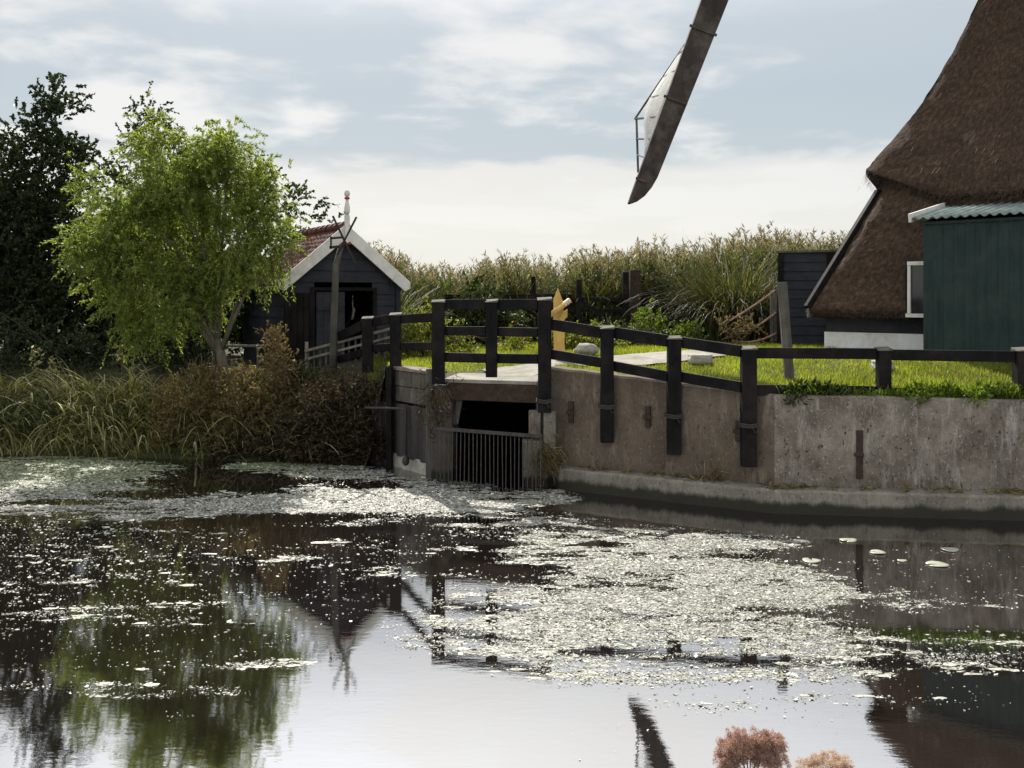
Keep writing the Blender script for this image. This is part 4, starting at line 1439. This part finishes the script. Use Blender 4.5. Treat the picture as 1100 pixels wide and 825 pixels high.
flob = [px_lobe(*q, 25.0, 1.2) for q in ((-40, 270, 110, 90), (60, 290, 90, 80), (150, 290, 80, 80), (230, 320, 70, 60), (10, 370, 120, 50), (140, 375, 100, 40), (265, 372, 40, 30))]
make_tree('dark_tree', 'broad dark tree filling the gaps behind the willow and the tall dark tree', (P(110, 0, 25).x, 25, 1.5), flob, M['dark_leaf'], M['dark_bark'], 220, 14, 16, .6, .2, .12, .085, .14, 1.2, (0, 0), 16, twigs=False)
# understorey hedge behind the left bank
hl = [px_lobe(*q, 21.0) for q in ((10, 372, 70, 28), (90, 378, 60, 24), (150, 372, 50, 28), (215, 380, 40, 22), (-70, 360, 60, 40))]
make_tree('dark_shrub', 'low dark shrub mass in shade under the tall dark tree', (P(60, 0, 21).x, 21, 1.45), hl, M['dark_leaf'], M['dark_bark'], 90, 12, 12, .35, .1, .07, .05, .05, .4, (0, 0), 12, cat='shrub', twigs=False)


def shrub(name, label, lobes_px, d, leafm, n_clump, n_spray=12, n_leaf=14, sp=.28, ll=.045, lw=.024, droop=.1, up=.5, jit=.10, cat='shrub', stem_m=None):
    lb = [px_lobe(*q[:4], d + (q[4] if len(q) > 4 else 0)) for q in lobes_px]
    cx = sum(l[0] for l in lb) / len(lb)
    base = (cx, d, gz(cx, d))
    return make_tree(name, label, base, lb, leafm, stem_m or M['dry_stem'], n_clump, n_spray, n_leaf, sp, droop, ll, lw, .03, .18, (0, 0), 16, up=up, twigs=True, cat=cat, jit=jit)


shrub('brown_bush', 'rounded rusty brown bush left of the willow trunk at the waterline', [(208, 434, 36, 33), (192, 466, 36, 22), (220, 408, 16, 12)], 18.75, M['rusty_brown'] if 'rusty_brown' in M else M['brown_leaf'], 150, 12, 24, .17, .036, .022)
shrub('brown_bush', 'golden brown bush in front of the willow trunk', [(262, 424, 30, 27), (284, 450, 28, 26), (252, 466, 30, 22)], 18.55, M['brown_leaf'], 150, 12, 24, .17, .036, .022)
shrub('tall_weed', 'tall pale golden seed plant standing right of the willow trunk', [(297, 374, 9, 18), (303, 395, 12, 20), (292, 362, 5, 9), (306, 425, 12, 20)], 18.7, M['gold_leaf'], 60, 10, 20, .14, .036, .024)
shrub('dark_bush', 'dark russet bush hanging over the sheet piles by the fence', [(345, 440, 26, 24), (378, 436, 22, 30), (330, 470, 28, 20), (378, 475, 28, 18), (398, 428, 12, 24), (402, 462, 10, 26)], 17.9, M['rusty_leaf'], 150, 12, 18, .24, .042, .028)
shrub('leafy_weed', 'greenish leafy weeds below the pole with crossed sticks', [(330, 408, 14, 10), (350, 420, 12, 10)], 18.9, M['bindweed_leaf'], 30)
shrub('bindweed_shrub', 'dark rounded shrub smothered in bindweed behind the bridge rails', [(515, 335, 34, 28), (495, 350, 24, 18), (540, 350, 24, 16)], 23.0, M['bindweed_leaf'], 80, 10, 12, .3, .075, .06)
shrub('flower_border', 'yellow green plants with a few orange flowers seen through the bridge rails', [(500, 375, 24, 9), (540, 374, 32, 9), (455, 362, 24, 26), (450, 380, 22, 14), (430, 375, 16, 14)], 20.6, M['border_leaf'], 80, 10, 12, .2, .06, .04)
shrub('flower_border', 'yellow green plants growing around the foot of the yellow board', [(612, 370, 20, 9), (640, 368, 24, 8), (595, 373, 14, 8)], 20.2, M['border_leaf'], 50, 10, 12, .2, .06, .035)
shrub('leafy_weed', 'pale green weeds growing below the gate post', [(695, 352, 14, 14), (718, 360, 22, 9), (690, 345, 5, 8), (735, 362, 16, 8)], 22.0, M['weed_leaf'], 40, 9, 11, .25, .07, .045)
shrub('leafy_weed', 'bright green weeds showing between the bars of the field gate', [(630, 345, 14, 14), (655, 350, 16, 14), (645, 335, 14, 12)], 24.7, M['weed_leaf'], 50, 9, 11, .25, .09, .03)
shrub('dark_bush', 'dark green bush at the grass edge between gate and fence post', [(660, 364, 30, 12), (690, 368, 26, 9)], 21.2, M['bindweed_leaf'], 40, 10, 12, .2, .06, .04)
shrub('leafy_weed', 'small pale weeds around the rope railing posts', [(779, 352, 7, 10), (801, 352, 8, 10)], 21.3, M['gold_leaf'], 14, 7, 9, .2, .05, .03)


def blade_strips(root, height, lean_dir, th0, th1, width, segs=4, face=None):
    """curved grass blades: angle from vertical runs th0 -> th0+th1"""
    n = len(root)
    lx, ly = np.cos(lean_dir), np.sin(lean_dir)
    pts = [root]
    for k in range(segs):
        th = th0 + th1 * (k + .5) / segs
        st = height / segs
        p = pts[-1] + np.stack([np.sin(th) * lx * st, np.sin(th) * ly * st, np.cos(th) * st], -1)
        pts.append(p)
    fa = lean_dir + np.pi / 2 + rng.normal(0, .5, n) if face is None else face
    side = np.stack([np.cos(fa), np.sin(fa), np.zeros(n)], -1)
    Vs = []
    for k, p in enumerate(pts):
        w = width * (1 - (k / segs) ** 1.6 * .92) / 2
        Vs += [p - side * w[:, None], p + side * w[:, None]]
    V = np.stack(Vs, 1)                                   # n, 2(segs+1), 3
    m = V.shape[1]
    q = np.array([[2 * k, 2 * k + 1, 2 * k + 3, 2 * k + 2] for k in range(segs)])
    Q = (np.arange(n)[:, None, None] * m + q[None]).reshape(-1, 4)
    return V.reshape(-1, 3), Q, pts


def merge(parts):
    Vs, Qs, o = [], [], 0
    for V, Q in parts:
        Vs.append(V); Qs.append(Q + o); o += len(V)
    return np.concatenate(Vs), np.concatenate(Qs)


def reeds(name, label, xs, ds, hts, leafm, per=9, kind='stuff', plume=.6, leaf_len=.55, arch=1.5):
    n = len(xs)
    root = np.stack([xs, ds, zg(xs, ds) - .05], -1)
    ld = rng.uniform(0, 2 * np.pi, n)
    parts = []
    V, Q, pts = blade_strips(root, hts, ld, rng.uniform(0, .1, n), rng.uniform(0, .25, n), np.full(n, .014), 5)
    parts.append((V, Q))
    P5 = np.stack(pts, 1)
    for k in range(per):
        f = rng.uniform(.25, .97, n) * 5
        i = np.minimum(f.astype(int), 4); fr = (f - i)[:, None]
        r = P5[np.arange(n), i] * (1 - fr) + P5[np.arange(n), i + 1] * fr
        ldk = rng.uniform(0, 2 * np.pi, n)
        V, Q, _ = blade_strips(r, leaf_len * rng.uniform(.5, 1.2, n), ldk, rng.uniform(.2, .7, n), rng.uniform(.4, arch, n), rng.uniform(.018, .036, n), 3)
        parts.append((V, Q))
    V, Q = merge(parts)
    o = np_mesh(name, V, Q, leafm)
    if plume > 0:
        sel = np.where(rng.uniform(0, 1, n) < plume)[0]
        tops = P5[sel, -1]
        m = 16
        c = np.repeat(tops, m, 0); tt = rng.uniform(-.05, .30, len(c))
        sway = np.repeat(rng.normal(0, .3, (len(sel), 2)), m, 0)
        c = c + np.stack([sway[:, 0] * tt, sway[:, 1] * tt, tt], -1)
        ax = unit(np.stack([sway[:, 0] + rng.normal(0, .5, len(c)), sway[:, 1] + rng.normal(0, .5, len(c)), rng.uniform(.2, 1.2, len(c))], -1))
        Vp = kites(c, ax, .13 * rng.uniform(.6, 1.3, len(c)), .026 * rng.uniform(.6, 1.3, len(c)))
        pl_ = np_mesh('plumes', Vp, np.arange(len(Vp)).reshape(-1, 4), M['plume'], o)
    return tag(o, label, 'reeds', None, kind)


# reed bed behind the lawn: top outline follows the photograph's skyline in real height
SKY = [(-400, 275), (300, 285), (390, 262), (410, 266), (440, 284), (470, 286), (500, 290), (530, 280), (550, 272), (585, 280), (600, 288), (620, 270), (650, 268), (690, 262), (730, 263), (760, 262),
       (790, 252), (815, 244), (850, 248), (880, 256), (905, 252), (940, 250), (1500, 250)]


def reed_field(n, x0, x1, d0, d1, sc=1.0):
    px = rng.uniform(x0, x1, n); d = rng.uniform(d0, d1, n)
    x = (px - 550) * d / F
    top = pl(SKY, px) + 14 + 26 * (fbm(px / 14, d * .8, 6) - .5) + rng.normal(0, 5, n) + 16 * rng.uniform(0, 1, n) ** 2
    h = (EYE - (top - HY) * d / F) - zg(x, d)
    return x, d, np.maximum(.5, h * sc)


x, d, h = reed_field(3000, 380, 960, 25.0, 28.5)
reeds('reed_bed', 'wall of tall tan plumed reeds closing off the lawn behind the gate', x, d, h, M['reed_leaf'], 12, plume=.45)
x, d, h = reed_field(900, 400, 780, 24.7, 25.4, .72)
reeds('reed_fringe', 'shorter green reeds along the front of the tall reed wall', x, d, h, M['reed_dark'], 8, plume=.15)
x, d, h = reed_field(900, -500, 380, 28, 34)
reeds('reed_bed', 'dark distant reeds glimpsed behind the trees on the left', x, d, h, M['reed_dark'], 7)


# big fountain grass clump by the plank shed
def grass_clump(label, px0, px1, ytop, d, n, leafm, name='grass_clump', dd=.8, hh=None):
    px = rng.normal((px0 + px1) / 2, (px1 - px0) / 4.2, n)
    ds = d + rng.normal(0, dd / 2, n)
    x = (px - 550) * d / F
    hgt = (EYE - (ytop - HY) * d / F) - 1.85
    root = np.stack([x, ds, zg(x, ds)], -1)
    mid = (px0 + px1) / 2
    ld = np.arctan2(rng.normal(0, .6, n), (px - mid) / (px1 - px0) * 2 + rng.normal(0, .5, n))
    V, Q, _ = blade_strips(root, hgt * rng.uniform(.55, 1.15, n), ld, rng.uniform(0, .25, n), rng.uniform(.5, 2.7, n), rng.uniform(.018, .034, n), 7)
    r = thing(name, label, 'ornamental grass', (float(x.mean()), d, gz(x.mean(), d)))
    np_mesh('leaves', V - np.array(r.location), Q, leafm, r)
    return r


grass_clump('big arching dark green grass clump left of the plank shed', 752, 838, 255, 23.5, 2200, M['reed_dark'])
grass_clump('feathery green grass tuft rising behind the field gate', 606, 668, 278, 25.4, 1100, M['reed_dark'])
grass_clump('leafy grass tuft behind the bridge post by the yellow board', 525, 582, 282, 25.0, 900, M['reed_dark'])
grass_clump('wispy grass tuft beside the right eave of the hut', 400, 440, 268, 23.0, 500, M['reed_leaf'])


# lawn
def lawn():
    n = 230000
    px = rng.uniform(395, 1130, n)
    d = rng.uniform(13.7, 24.5, n) ** 1.0
    x = (px - 550) * d / F
    t = d - pl(SH, x)
    ok = (t > .32) & (x > -3.4)
    # keep the paving clear
    pp = np.array([(p.x, p.y) for p in PATH_PTS])
    dist = np.min(np.hypot(x[:, None] - pp[None, ::4, 0], d[:, None] - pp[None, ::4, 1]), 1) if True else 9
    ok &= dist > .74 + .12 * (fbm(x * 3, d * 3, 5) - .5)
    # not under the culvert deck, the mill or the shed
    ok &= ~((x > -1.3) & (x < .6) & (t < 1.2))
    ok &= (np.abs(x - MX) + np.abs(d - MY) > 5.5)
    ok &= rng.uniform(0, 1, n) < .55 + .6 * fbm(x * 1.3, d * 1.3, 9)
    x, d = x[ok], d[ok]
    root = np.stack([x, d, zg(x, d) - .01], -1)
    k = len(x)
    hgt = (.045 + .05 * fbm(x * .8, d * .8, 2)) * rng.uniform(.6, 1.5, k)
    V, Q, _ = blade_strips(root, hgt, rng.uniform(0, 6.28, k), rng.uniform(0, .5, k), rng.uniform(.1, .8, k), rng.uniform(.010, .018, k), 1)
    o = np_mesh('lawn_grass', V, Q, M['lawn_blade'])
    tag(o, 'sunlit mown lawn between the quay wall and the mill', 'grass', kind='stuff')


lawn()


# weeds hanging over the quay wall's right part
def wall_weeds():
    parts = []
    n = 2600
    t = np.clip(rng.uniform(0, 1, n), 0, 1)
    px = 838 + t * 290
    dens = fbm(px / 22, px * 0, 4)
    ok = rng.uniform(0, 1, n) < (dens * 2.2 - .55)
    px = px[ok]; n = len(px)
    d = np.interp(px, [596, 832, 1110], [15.8, 14.05, 13.6]) + rng.uniform(.05, .42, n)
    x = (px - 550) * d / F
    root = np.stack([x, d, zg(x, d) - .02], -1)
    V, Q, _ = blade_strips(root, rng.uniform(.10, .34, n), rng.normal(-1.57, 1.1, n), rng.uniform(0, .5, n), rng.uniform(.4, 1.8, n), rng.uniform(.012, .024, n), 4)
    o = np_mesh('wall_weeds', V, Q, M['weed_leaf'])
    tag(o, 'fringe of green weeds along the top of the quay wall', 'weeds', kind='stuff')
    # broad leaved plants among them
    for cx, lab in ((870, 'leafy nettle patch at the wall top behind the fence post'), (1065, 'leafy dock plant on the wall top near the right edge'), (1000, 'small leafy plants on the wall top under the lower rail')):
        dd = WD(cx) + .3
        dd = WD(cx) + .12; lb = [px_lobe(cx, 420, 30, 9, dd, .16), px_lobe(cx + 24, 423, 18, 8, dd - .05, .14), px_lobe(cx - 14, 428, 12, 6, dd - .12, .08)]
        c, u, _ = ell_pts(520, lb)
        ax = unit(u + rng.normal(0, .5, u.shape) + np.array([0, -.2, .35]))
        V = kites(c, ax, .10 * rng.uniform(.5, 1.3, len(c)), .035 * rng.uniform(.6, 1.3, len(c)))
        r = thing('weed_patch', lab, 'weeds', (lb[0][0], dd, gz(lb[0][0], dd)))
        np_mesh('leaves', V - np.array(r.location), np.arange(len(V)).reshape(-1, 4), M['weed_leaf'] if cx != 870 else M['bindweed_leaf'], r)


wall_weeds()


# sedge on the left bank
def sedge():
    n = 6500
    px = rng.uniform(-180, 330, n)
    d = 18.0 + (330 - px) / 510 * .9 + rng.uniform(-.15, 1.5, n)
    x = (px - 550) * d / F
    t = d - pl(SH, x)
    ok = (t > .0) & ((px < 150) | (rng.uniform(0, 1, n) < .25))
    x, d, px = x[ok], d[ok], px[ok]
    n = len(x)
    root = np.stack([x, d, zg(x, d) - .05], -1)
    hg = rng.uniform(.4, .95, n) * (.55 + .7 * fbm(x * 1.2, d * 1.2, 8))
    ld = rng.normal(-1.9, 1.2, n)
    Va = blade_strips(root, hg, ld, rng.uniform(0, .5, n), rng.uniform(.6, 2.4, n), rng.uniform(.014, .030, n), 6)[:2]
    sel = rng.choice(n, min(n, 1700), replace=False)
    # long arching straps, combed over to the left in bunches
    bunch = fbm(x[sel] * 1.6, d[sel] * 1.6, 17)
    k = len(sel)
    Vb = blade_strips(root[sel], rng.uniform(.85, 1.6, k), np.where(bunch > .47, math.pi - .3, -.35) + rng.normal(0, .6, k), rng.uniform(.1, .7, k), rng.uniform(1.2, 2.3, k), rng.uniform(.026, .044, k), 8)[:2]
    V, Q = merge([Va, Vb])
    o = np_mesh('sedge_bed', V, Q, M['sedge_leaf'])
    tag(o, 'arching strap leaved sedge covering the left bank down to the water', 'sedge', kind='stuff')
    for cx, cy in ((30, 395), (48, 380), (132, 388), (57, 388), (120, 398)):
        pass
    # under layer of small leaves so that no bare bank shows
    lb = [px_lobe(cx, cy, 60, 26, 19.3, 40) for cx, cy in ((-60, 455), (30, 450), (110, 455), (170, 465))] + [px_lobe(cx, cy, 50, 14, dd, .35) for cx, cy, dd in ((-40, 480, 18.95), (40, 480, 18.85), (120, 482, 18.65), (200, 484, 18.45), (270, 486, 18.2), (170, 490, 18.42), (205, 491, 18.32), (235, 491, 18.22))]
    c, u, _ = ell_pts(16000, lb)
    ax = unit(rng.normal(0, .6, c.shape) + np.array([0, -.2, .5]))
    V = kites(c, ax, .16 * rng.uniform(.5, 1.3, len(c)), .016 * rng.uniform(.6, 1.4, len(c)))
    o2 = np_mesh('bank_undergrowth', V, np.arange(len(V)).reshape(-1, 4), M['bindweed_leaf'])
    tag(o2, 'dense low green undergrowth at the foot of the left bank', 'undergrowth', kind='stuff')


sedge()
lb_ = [px_lobe(cx, cy, 40, 20, dd, .35) for cx, cy, dd in ((255, 482, 18.25), (300, 484, 18.05), (340, 484, 17.9), (375, 482, 17.75), (400, 478, 17.7), (330, 462, 18.3), (370, 460, 18.1))]
c, u, _ = ell_pts(9000, lb_)
V = kites(c, unit(rng.normal(0, .7, c.shape) + np.array([0, -.2, .3])), .10 * rng.uniform(.5, 1.4, len(c)), .022 * rng.uniform(.6, 1.4, len(c)))
tag(np_mesh('bank_undergrowth', V, np.arange(len(V)).reshape(-1, 4), M['rusty_leaf']), 'dark russet undergrowth hanging to the water below the bushes', 'undergrowth', kind='stuff')
for px, yt, d, lab in ((38, 375, 20.0, 'tall pale weed stalk before the dark tree, leftmost of three'), (130, 372, 20.1, 'tall pale weed stalk hanging below the willow foliage'), (58, 385, 19.9, 'short weed stalk with pale seed heads above the sedge')):
    x = (px - 550) * d / F
    z0 = gz(x, d)
    top = P(px, yt, d)
    r = thing('weed_stalk', lab, 'weed', (x, d, z0))
    b = MB(); hh = top.z - z0
    b.tube([(0, 0, -.05), (.02, 0, hh * .5), (-.03, 0, hh)], [.012, .010, .005], 5); b.build('stem', M['dry_stem'], r)
    c = np.stack([rng.normal(0, .07, 60), rng.normal(0, .07, 60), hh * rng.uniform(.55, 1.02, 60)], -1)
    V = kites(c, unit(rng.normal(0, 1, c.shape)), .10 * rng.uniform(.5, 1.2, 60), .05 * rng.uniform(.5, 1.2, 60))
    np_mesh('leaves', V, np.arange(len(V)).reshape(-1, 4), M['sedge_leaf'], r)


# dead reed wads caught on the structure
def wad(label, px, py, d, w, h, n, m, drp=.3):
    c0 = P(px, py, d)
    r = thing('debris_wad', label, 'debris', c0)
    c = rng.normal(0, 1, (n, 3)) * np.array([w, w * .4, h]) * .45
    ax = unit(rng.normal(0, 1, (n, 3)) + np.array([0, -.3, -drp]))
    V = kites(c, ax, .22 * rng.uniform(.4, 1.3, n), .012 * rng.uniform(.6, 1.5, n))
    np_mesh('stalks', V, np.arange(len(V)).reshape(-1, 4), m, r)
    return r


wad('brown nest of dead reed caught on the right culvert pier', 588, 492, 15.5, .2, .28, 520, M['brown_leaf'])
wad('straggly dead plant hanging from the left end of the culvert deck', 468, 432, 16.15, .32, .55, 520, M['rusty_leaf'], 1.2)
wad('tuft of dead grass lying on the quay ledge', 766, 512, 14.45, .16, .10, 160, M['gold_leaf'])


def ledge_litter():
    n = 900
    px = rng.uniform(605, 1110, n)
    d = np.interp(px, [596, 832, 1110], [15.72, 13.97, 13.52]) - rng.uniform(0, 1, n) ** 2 * .18
    x = (px - 550) * d / F
    c = np.stack([x, d, np.full(n, .33) + rng.uniform(0, .02, n)], -1)
    keep = fbm(px / 30, px * 0, 12) > .45
    c = c[keep]; n = len(c)
    ax = unit(rng.normal(0, 1, (n, 3)) * np.array([1, .6, .3]))
    V = kites(c, ax, .11 * rng.uniform(.4, 1.4, n), .02 * rng.uniform(.5, 1.8, n))
    tag(np_mesh('ledge_litter', V, np.arange(len(V)).reshape(-1, 4), M['brown_leaf']), 'dry stalks and litter strewn on the quay ledge', 'litter', kind='stuff')


ledge_litter()


# ------------------------------------------------------------------ floating weed
def floating():
    # (centre px, centre py, half width, half height, cover) read off the photograph, put on the water plane
    E_ = [(60, 508, 130, 16, .95), (40, 530, 150, 22, .9), (220, 545, 170, 16, .75), (360, 508, 60, 8, .6), (420, 530, 110, 16, .72), (350, 548, 120, 16, .75), (480, 545, 90, 18, .72), (300, 502, 60, 6, .7),
          (560, 535, 60, 10, .55), (560, 565, 90, 14, .55), (640, 575, 110, 12, .6), (740, 585, 120, 14, .65), (620, 600, 90, 16, .5), (720, 620, 150, 26, .80), (800, 640, 130, 36, .82), (700, 665, 170, 34, .85),
          (850, 690, 110, 28, .70), (600, 690, 90, 24, .75), (720, 720, 170, 22, .60), (800, 750, 120, 20, .34), (880, 720, 80, 22, .5), (510, 640, 50, 30, .35), (480, 680, 70, 26, .5), (560, 650, 50, 26, .55),
          (980, 645, 60, 14, .45), (1040, 700, 90, 24, .48), (1080, 645, 40, 10, .4), (1000, 750, 80, 20, .2), (960, 690, 60, 20, .35), (100, 580, 160, 40, .24), (120, 650, 170, 50, .27), (60, 720, 120, 26, .22), (190, 690, 150, 30, .22), (340, 640, 60, 40, .18), (160, 742, 110, 10, .34),
          (265, 712, 70, 9, .42), (270, 650, 80, 40, .16), (60, 620, 90, 26, .32), (290, 600, 90, 14, .22), (420, 590, 90, 16, .20), (200, 770, 30, 8, .2), (650, 800, 60, 20, .22), (400, 625, 60, 18, .18), (1000, 610, 120, 20, .09), (880, 760, 70, 30, .2)]
    n = 4600000
    py = rng.uniform(492, 838, n)
    # sample evenly on the water, not in the picture
    dmin, dmax = EYE * F / (838 - HY), EYE * F / (490 - HY)
    d = dmin + (dmax - dmin) * rng.uniform(0, 1, n) ** .75
    x = rng.uniform(-10.2, 8.2, n)
    d = np.minimum(d, 18.8)
    py = HY + EYE * F / d; px = 550 + x * F / d
    ok = (px > -60) & (px < 1160) & (d < pl(SH, x) - .02)
    x, d, px, py = x[ok], d[ok], px[ok], py[ok]
    cov = np.zeros(len(x))
    for cx, cy, rx, ry, c in E_:
        q = ((px - cx) / rx) ** 2 + ((py - cy) / ry) ** 2
        cov = np.maximum(cov, c * np.clip(1.35 - q, 0, 1) ** .6)
    # open-water leads
    for cx, cy, rx, ry in ((225, 518, 105, 18), (160, 532, 80, 6), (400, 522, 60, 5), (330, 556, 110, 6), (480, 560, 70, 5), (60, 540, 90, 4), (560, 612, 60, 8), (640, 700, 60, 5), (790, 708, 70, 5), (640, 585, 60, 5), (270, 560, 160, 7)):
        q = ((px - cx) / rx) ** 2 + ((py - cy) / ry) ** 2
        cov *= np.clip(q, .04, 1)
    streak = fbm(x * .8, d * 4.2, 21, 4)
    clump = fbm(x * 5.5, d * 10.0, 33, 4)
    f = streak * .5 + clump * .5 + rng.normal(0, .05, len(x))
    # cover -> threshold
    keep = f > (.74 - .40 * cov)
    keep &= rng.uniform(0, 1, len(x)) < np.clip(cov * 1.1 + .02, 0, 1) * .66
    keep |= rng.uniform(0, 1, len(x)) < cov * .035
    keep &= cov > .02
    mat_sel = np.where((f > .80 - .36 * cov) & (cov > .12) & (rng.uniform(0, 1, len(x)) < .024))[0]
    mx_, md_ = x[mat_sel], d[mat_sel]
    k = len(mat_sel)
    a6 = np.arange(7)[None] * (2 * np.pi / 7) + rng.uniform(0, .5, (k, 7))
    rr = rng.uniform(.4, 1.2, (k, 7)) * (.018 + .05 * rng.uniform(0, 1, (k, 1)) ** 2) * np.clip(md_[:, None] / 10, .7, 1.8)
    Vm = np.stack([mx_[:, None] + np.cos(a6) * rr * 1.7, md_[:, None] + np.sin(a6) * rr * .75, np.repeat(rng.uniform(.0006, .0018, (k, 1)), 7, 1)], -1).reshape(-1, 3)
    tag(np_mesh('weed_mat', Vm, np.arange(len(Vm)).reshape(-1, 7), M['weed_film']), 'flat greyish mats of pond weed joined beneath the loose scraps', 'pond weed', kind='stuff')
    x, d = x[keep], d[keep]
    n = len(x)
    size = np.clip(.0075 * np.exp(rng.normal(0, .55, n)), .003, .04) * np.clip(d / 10, .75, 1.9)
    an = rng.uniform(0, 6.283, n)
    c = np.stack([x, d, rng.uniform(.002, .007, n)], -1)
    tilt = rng.normal(0, .16, (n, 2))
    a = np.stack([np.cos(an), np.sin(an), np.cos(an) * tilt[:, 0] + np.sin(an) * tilt[:, 1]], -1)
    b_ = np.stack([-np.sin(an), np.cos(an), -np.sin(an) * tilt[:, 0] + np.cos(an) * tilt[:, 1]], -1)
    s = size[:, None]
    asp = rng.uniform(.35, .9, n)[:, None]
    V = np.stack([c - a * s, c - b_ * s * asp, c + a * s, c + b_ * s * asp], 1).reshape(-1, 3)
    V[:, 2] = np.maximum(V[:, 2], .0015)
    film = (np.clip((d - 14.5) / 2.5, 0, 1) * np.clip((-x - 2.0) / 2.5, 0, 1)) > rng.uniform(.15, .85, n)
    V = V.reshape(-1, 4, 3)
    for sel, nm, m, lab in ((~film, 'floating_weed', M['floating_weed'], 'pale scraps of floating pond weed drifting in patches'), (film, 'duckweed_film', M['duckweed'], 'grey green duckweed film lying along the left bank')):
        W_ = V[sel].reshape(-1, 3)
        tag(np_mesh(nm, W_, np.arange(len(W_)).reshape(-1, 4), m), lab, 'pond weed', kind='stuff')
    print('weed scraps', n)


floating()


def lily(px, py, r, label, first=[]):
    d = EYE * F / (py - HY); x = (px - 550) * d / F
    b = MB(); n = 26
    vs = [(0, 0, .010)]
    for ring_ in (.6, 1.0):
        for k in range(n):
            a = R(12) + (2 * math.pi - R(24)) * k / (n - 1)
            rr_ = r * ring_ * (1 + .05 * math.sin(3 * a + px))
            vs.append((rr_ * math.cos(a), rr_ * math.sin(a), .006 + (.004 * (1 + math.sin(2 * a + py)) if ring_ == 1 else .002)))
    fs = [(0, k + 1, k + 2) for k in range(n - 1)] + [(1 + k, 1 + n + k, 2 + n + k, 2 + k) for k in range(n - 1)]
    b.add(vs, fs)
    o = b.build('lily_pad', M['lily_leaf'], smooth=True)
    o.location = (x, d, 0); o.rotation_euler = (0, 0, random.uniform(0, 6))
    md = o.modifiers.new('thick', 'SOLIDIFY'); md.thickness = .004
    tag(o, label, 'lily pad', 'pale lily pads floating near the quay')


for px, py, r, lab in ((1007, 607, .12, 'largest bright lily pad floating by itself before the quay wall'), (943, 594, .09, 'pale lily pad left of the largest one'), (1020, 591, .10, 'lily pad just beyond the largest one, rightmost of them all'),
                       (911, 581, .10, 'lily pad floating farthest out, just below the foot of the quay wall'), (872, 603, .10, 'elongated lily pad at the right tip of the weed patch'), (969, 603, .05, 'tiny lily pad between two larger pads')):
    lily(px, py, r, lab)


# ------------------------------------------------------------------ dried flower heads in the near foreground
def flower(label, px, py, d, blobs, m, n):
    top = P(px, py, d)
    z0 = 1.0
    r = thing('dried_flower', label, 'flower', (top.x, d, z0))
    Vs = []
    b = MB()
    hh = top.z - z0
    b.tube([(0, .03, -.05), (.01, .02, hh * .5), (0, 0, hh - .10)], [.006, .005, .004], 6)
    tufts = []
    for bx, by, rx, ry in blobs:
        for _ in range(40):
            a, q_ = random.uniform(0, 6.28), random.uniform(.0, 1) ** .5
            tufts.append((bx + rx * q_ * math.cos(a), by + ry * q_ * math.sin(a), random.uniform(2.4, 5.0), random.uniform(-1, 1) * rx))
        q = P(bx, by, d) - Vector((top.x, d, z0))
        b.tube([(0, 0, hh - .12), Vector((0, 0, hh - .10)).lerp(q, .5), q], [.0016, .0013, .001], 5)
    for bx, by, rr_, dy in tufts:
        q = P(bx, by, d) - Vector((top.x, d, z0)); s = d / F
        q.y += dy * s
        k = n
        u = unit(rng.normal(size=(k, 3)) + np.array([0, 0, .5]))
        c = np.array(q) + u * rr_ * s * rng.uniform(.1, 1.0, (k, 1))
        ax = unit(u + rng.normal(0, .35, u.shape))
        Vs.append(kites(c, ax, rr_ * s * .7 * rng.uniform(.5, 1.3, k), rr_ * s * .11 * rng.uniform(.6, 1.6, k)))
    V = np.concatenate(Vs)
    np_mesh('flower_head', V, np.arange(len(V)).reshape(-1, 4), m, r)
    b.build('stem', M['dry_stem'], r)


flower('reddish brown dried flower head in the near foreground', 805, 800, 1.9, [(795, 795, 13, 12), (815, 796, 13, 10), (832, 803, 10, 10), (784, 812, 14, 12), (806, 815, 18, 14), (802, 806, 18, 9), (818, 812, 14, 10), (832, 820, 14, 12), (778, 822, 10, 12)], M['dry_flower'], 150)
flower('paler beige dried flower head right of the reddish one', 890, 822, 1.95, [(884, 824, 14, 10), (900, 823, 14, 10), (870, 830, 14, 8)], M['beige_flower'], 150)
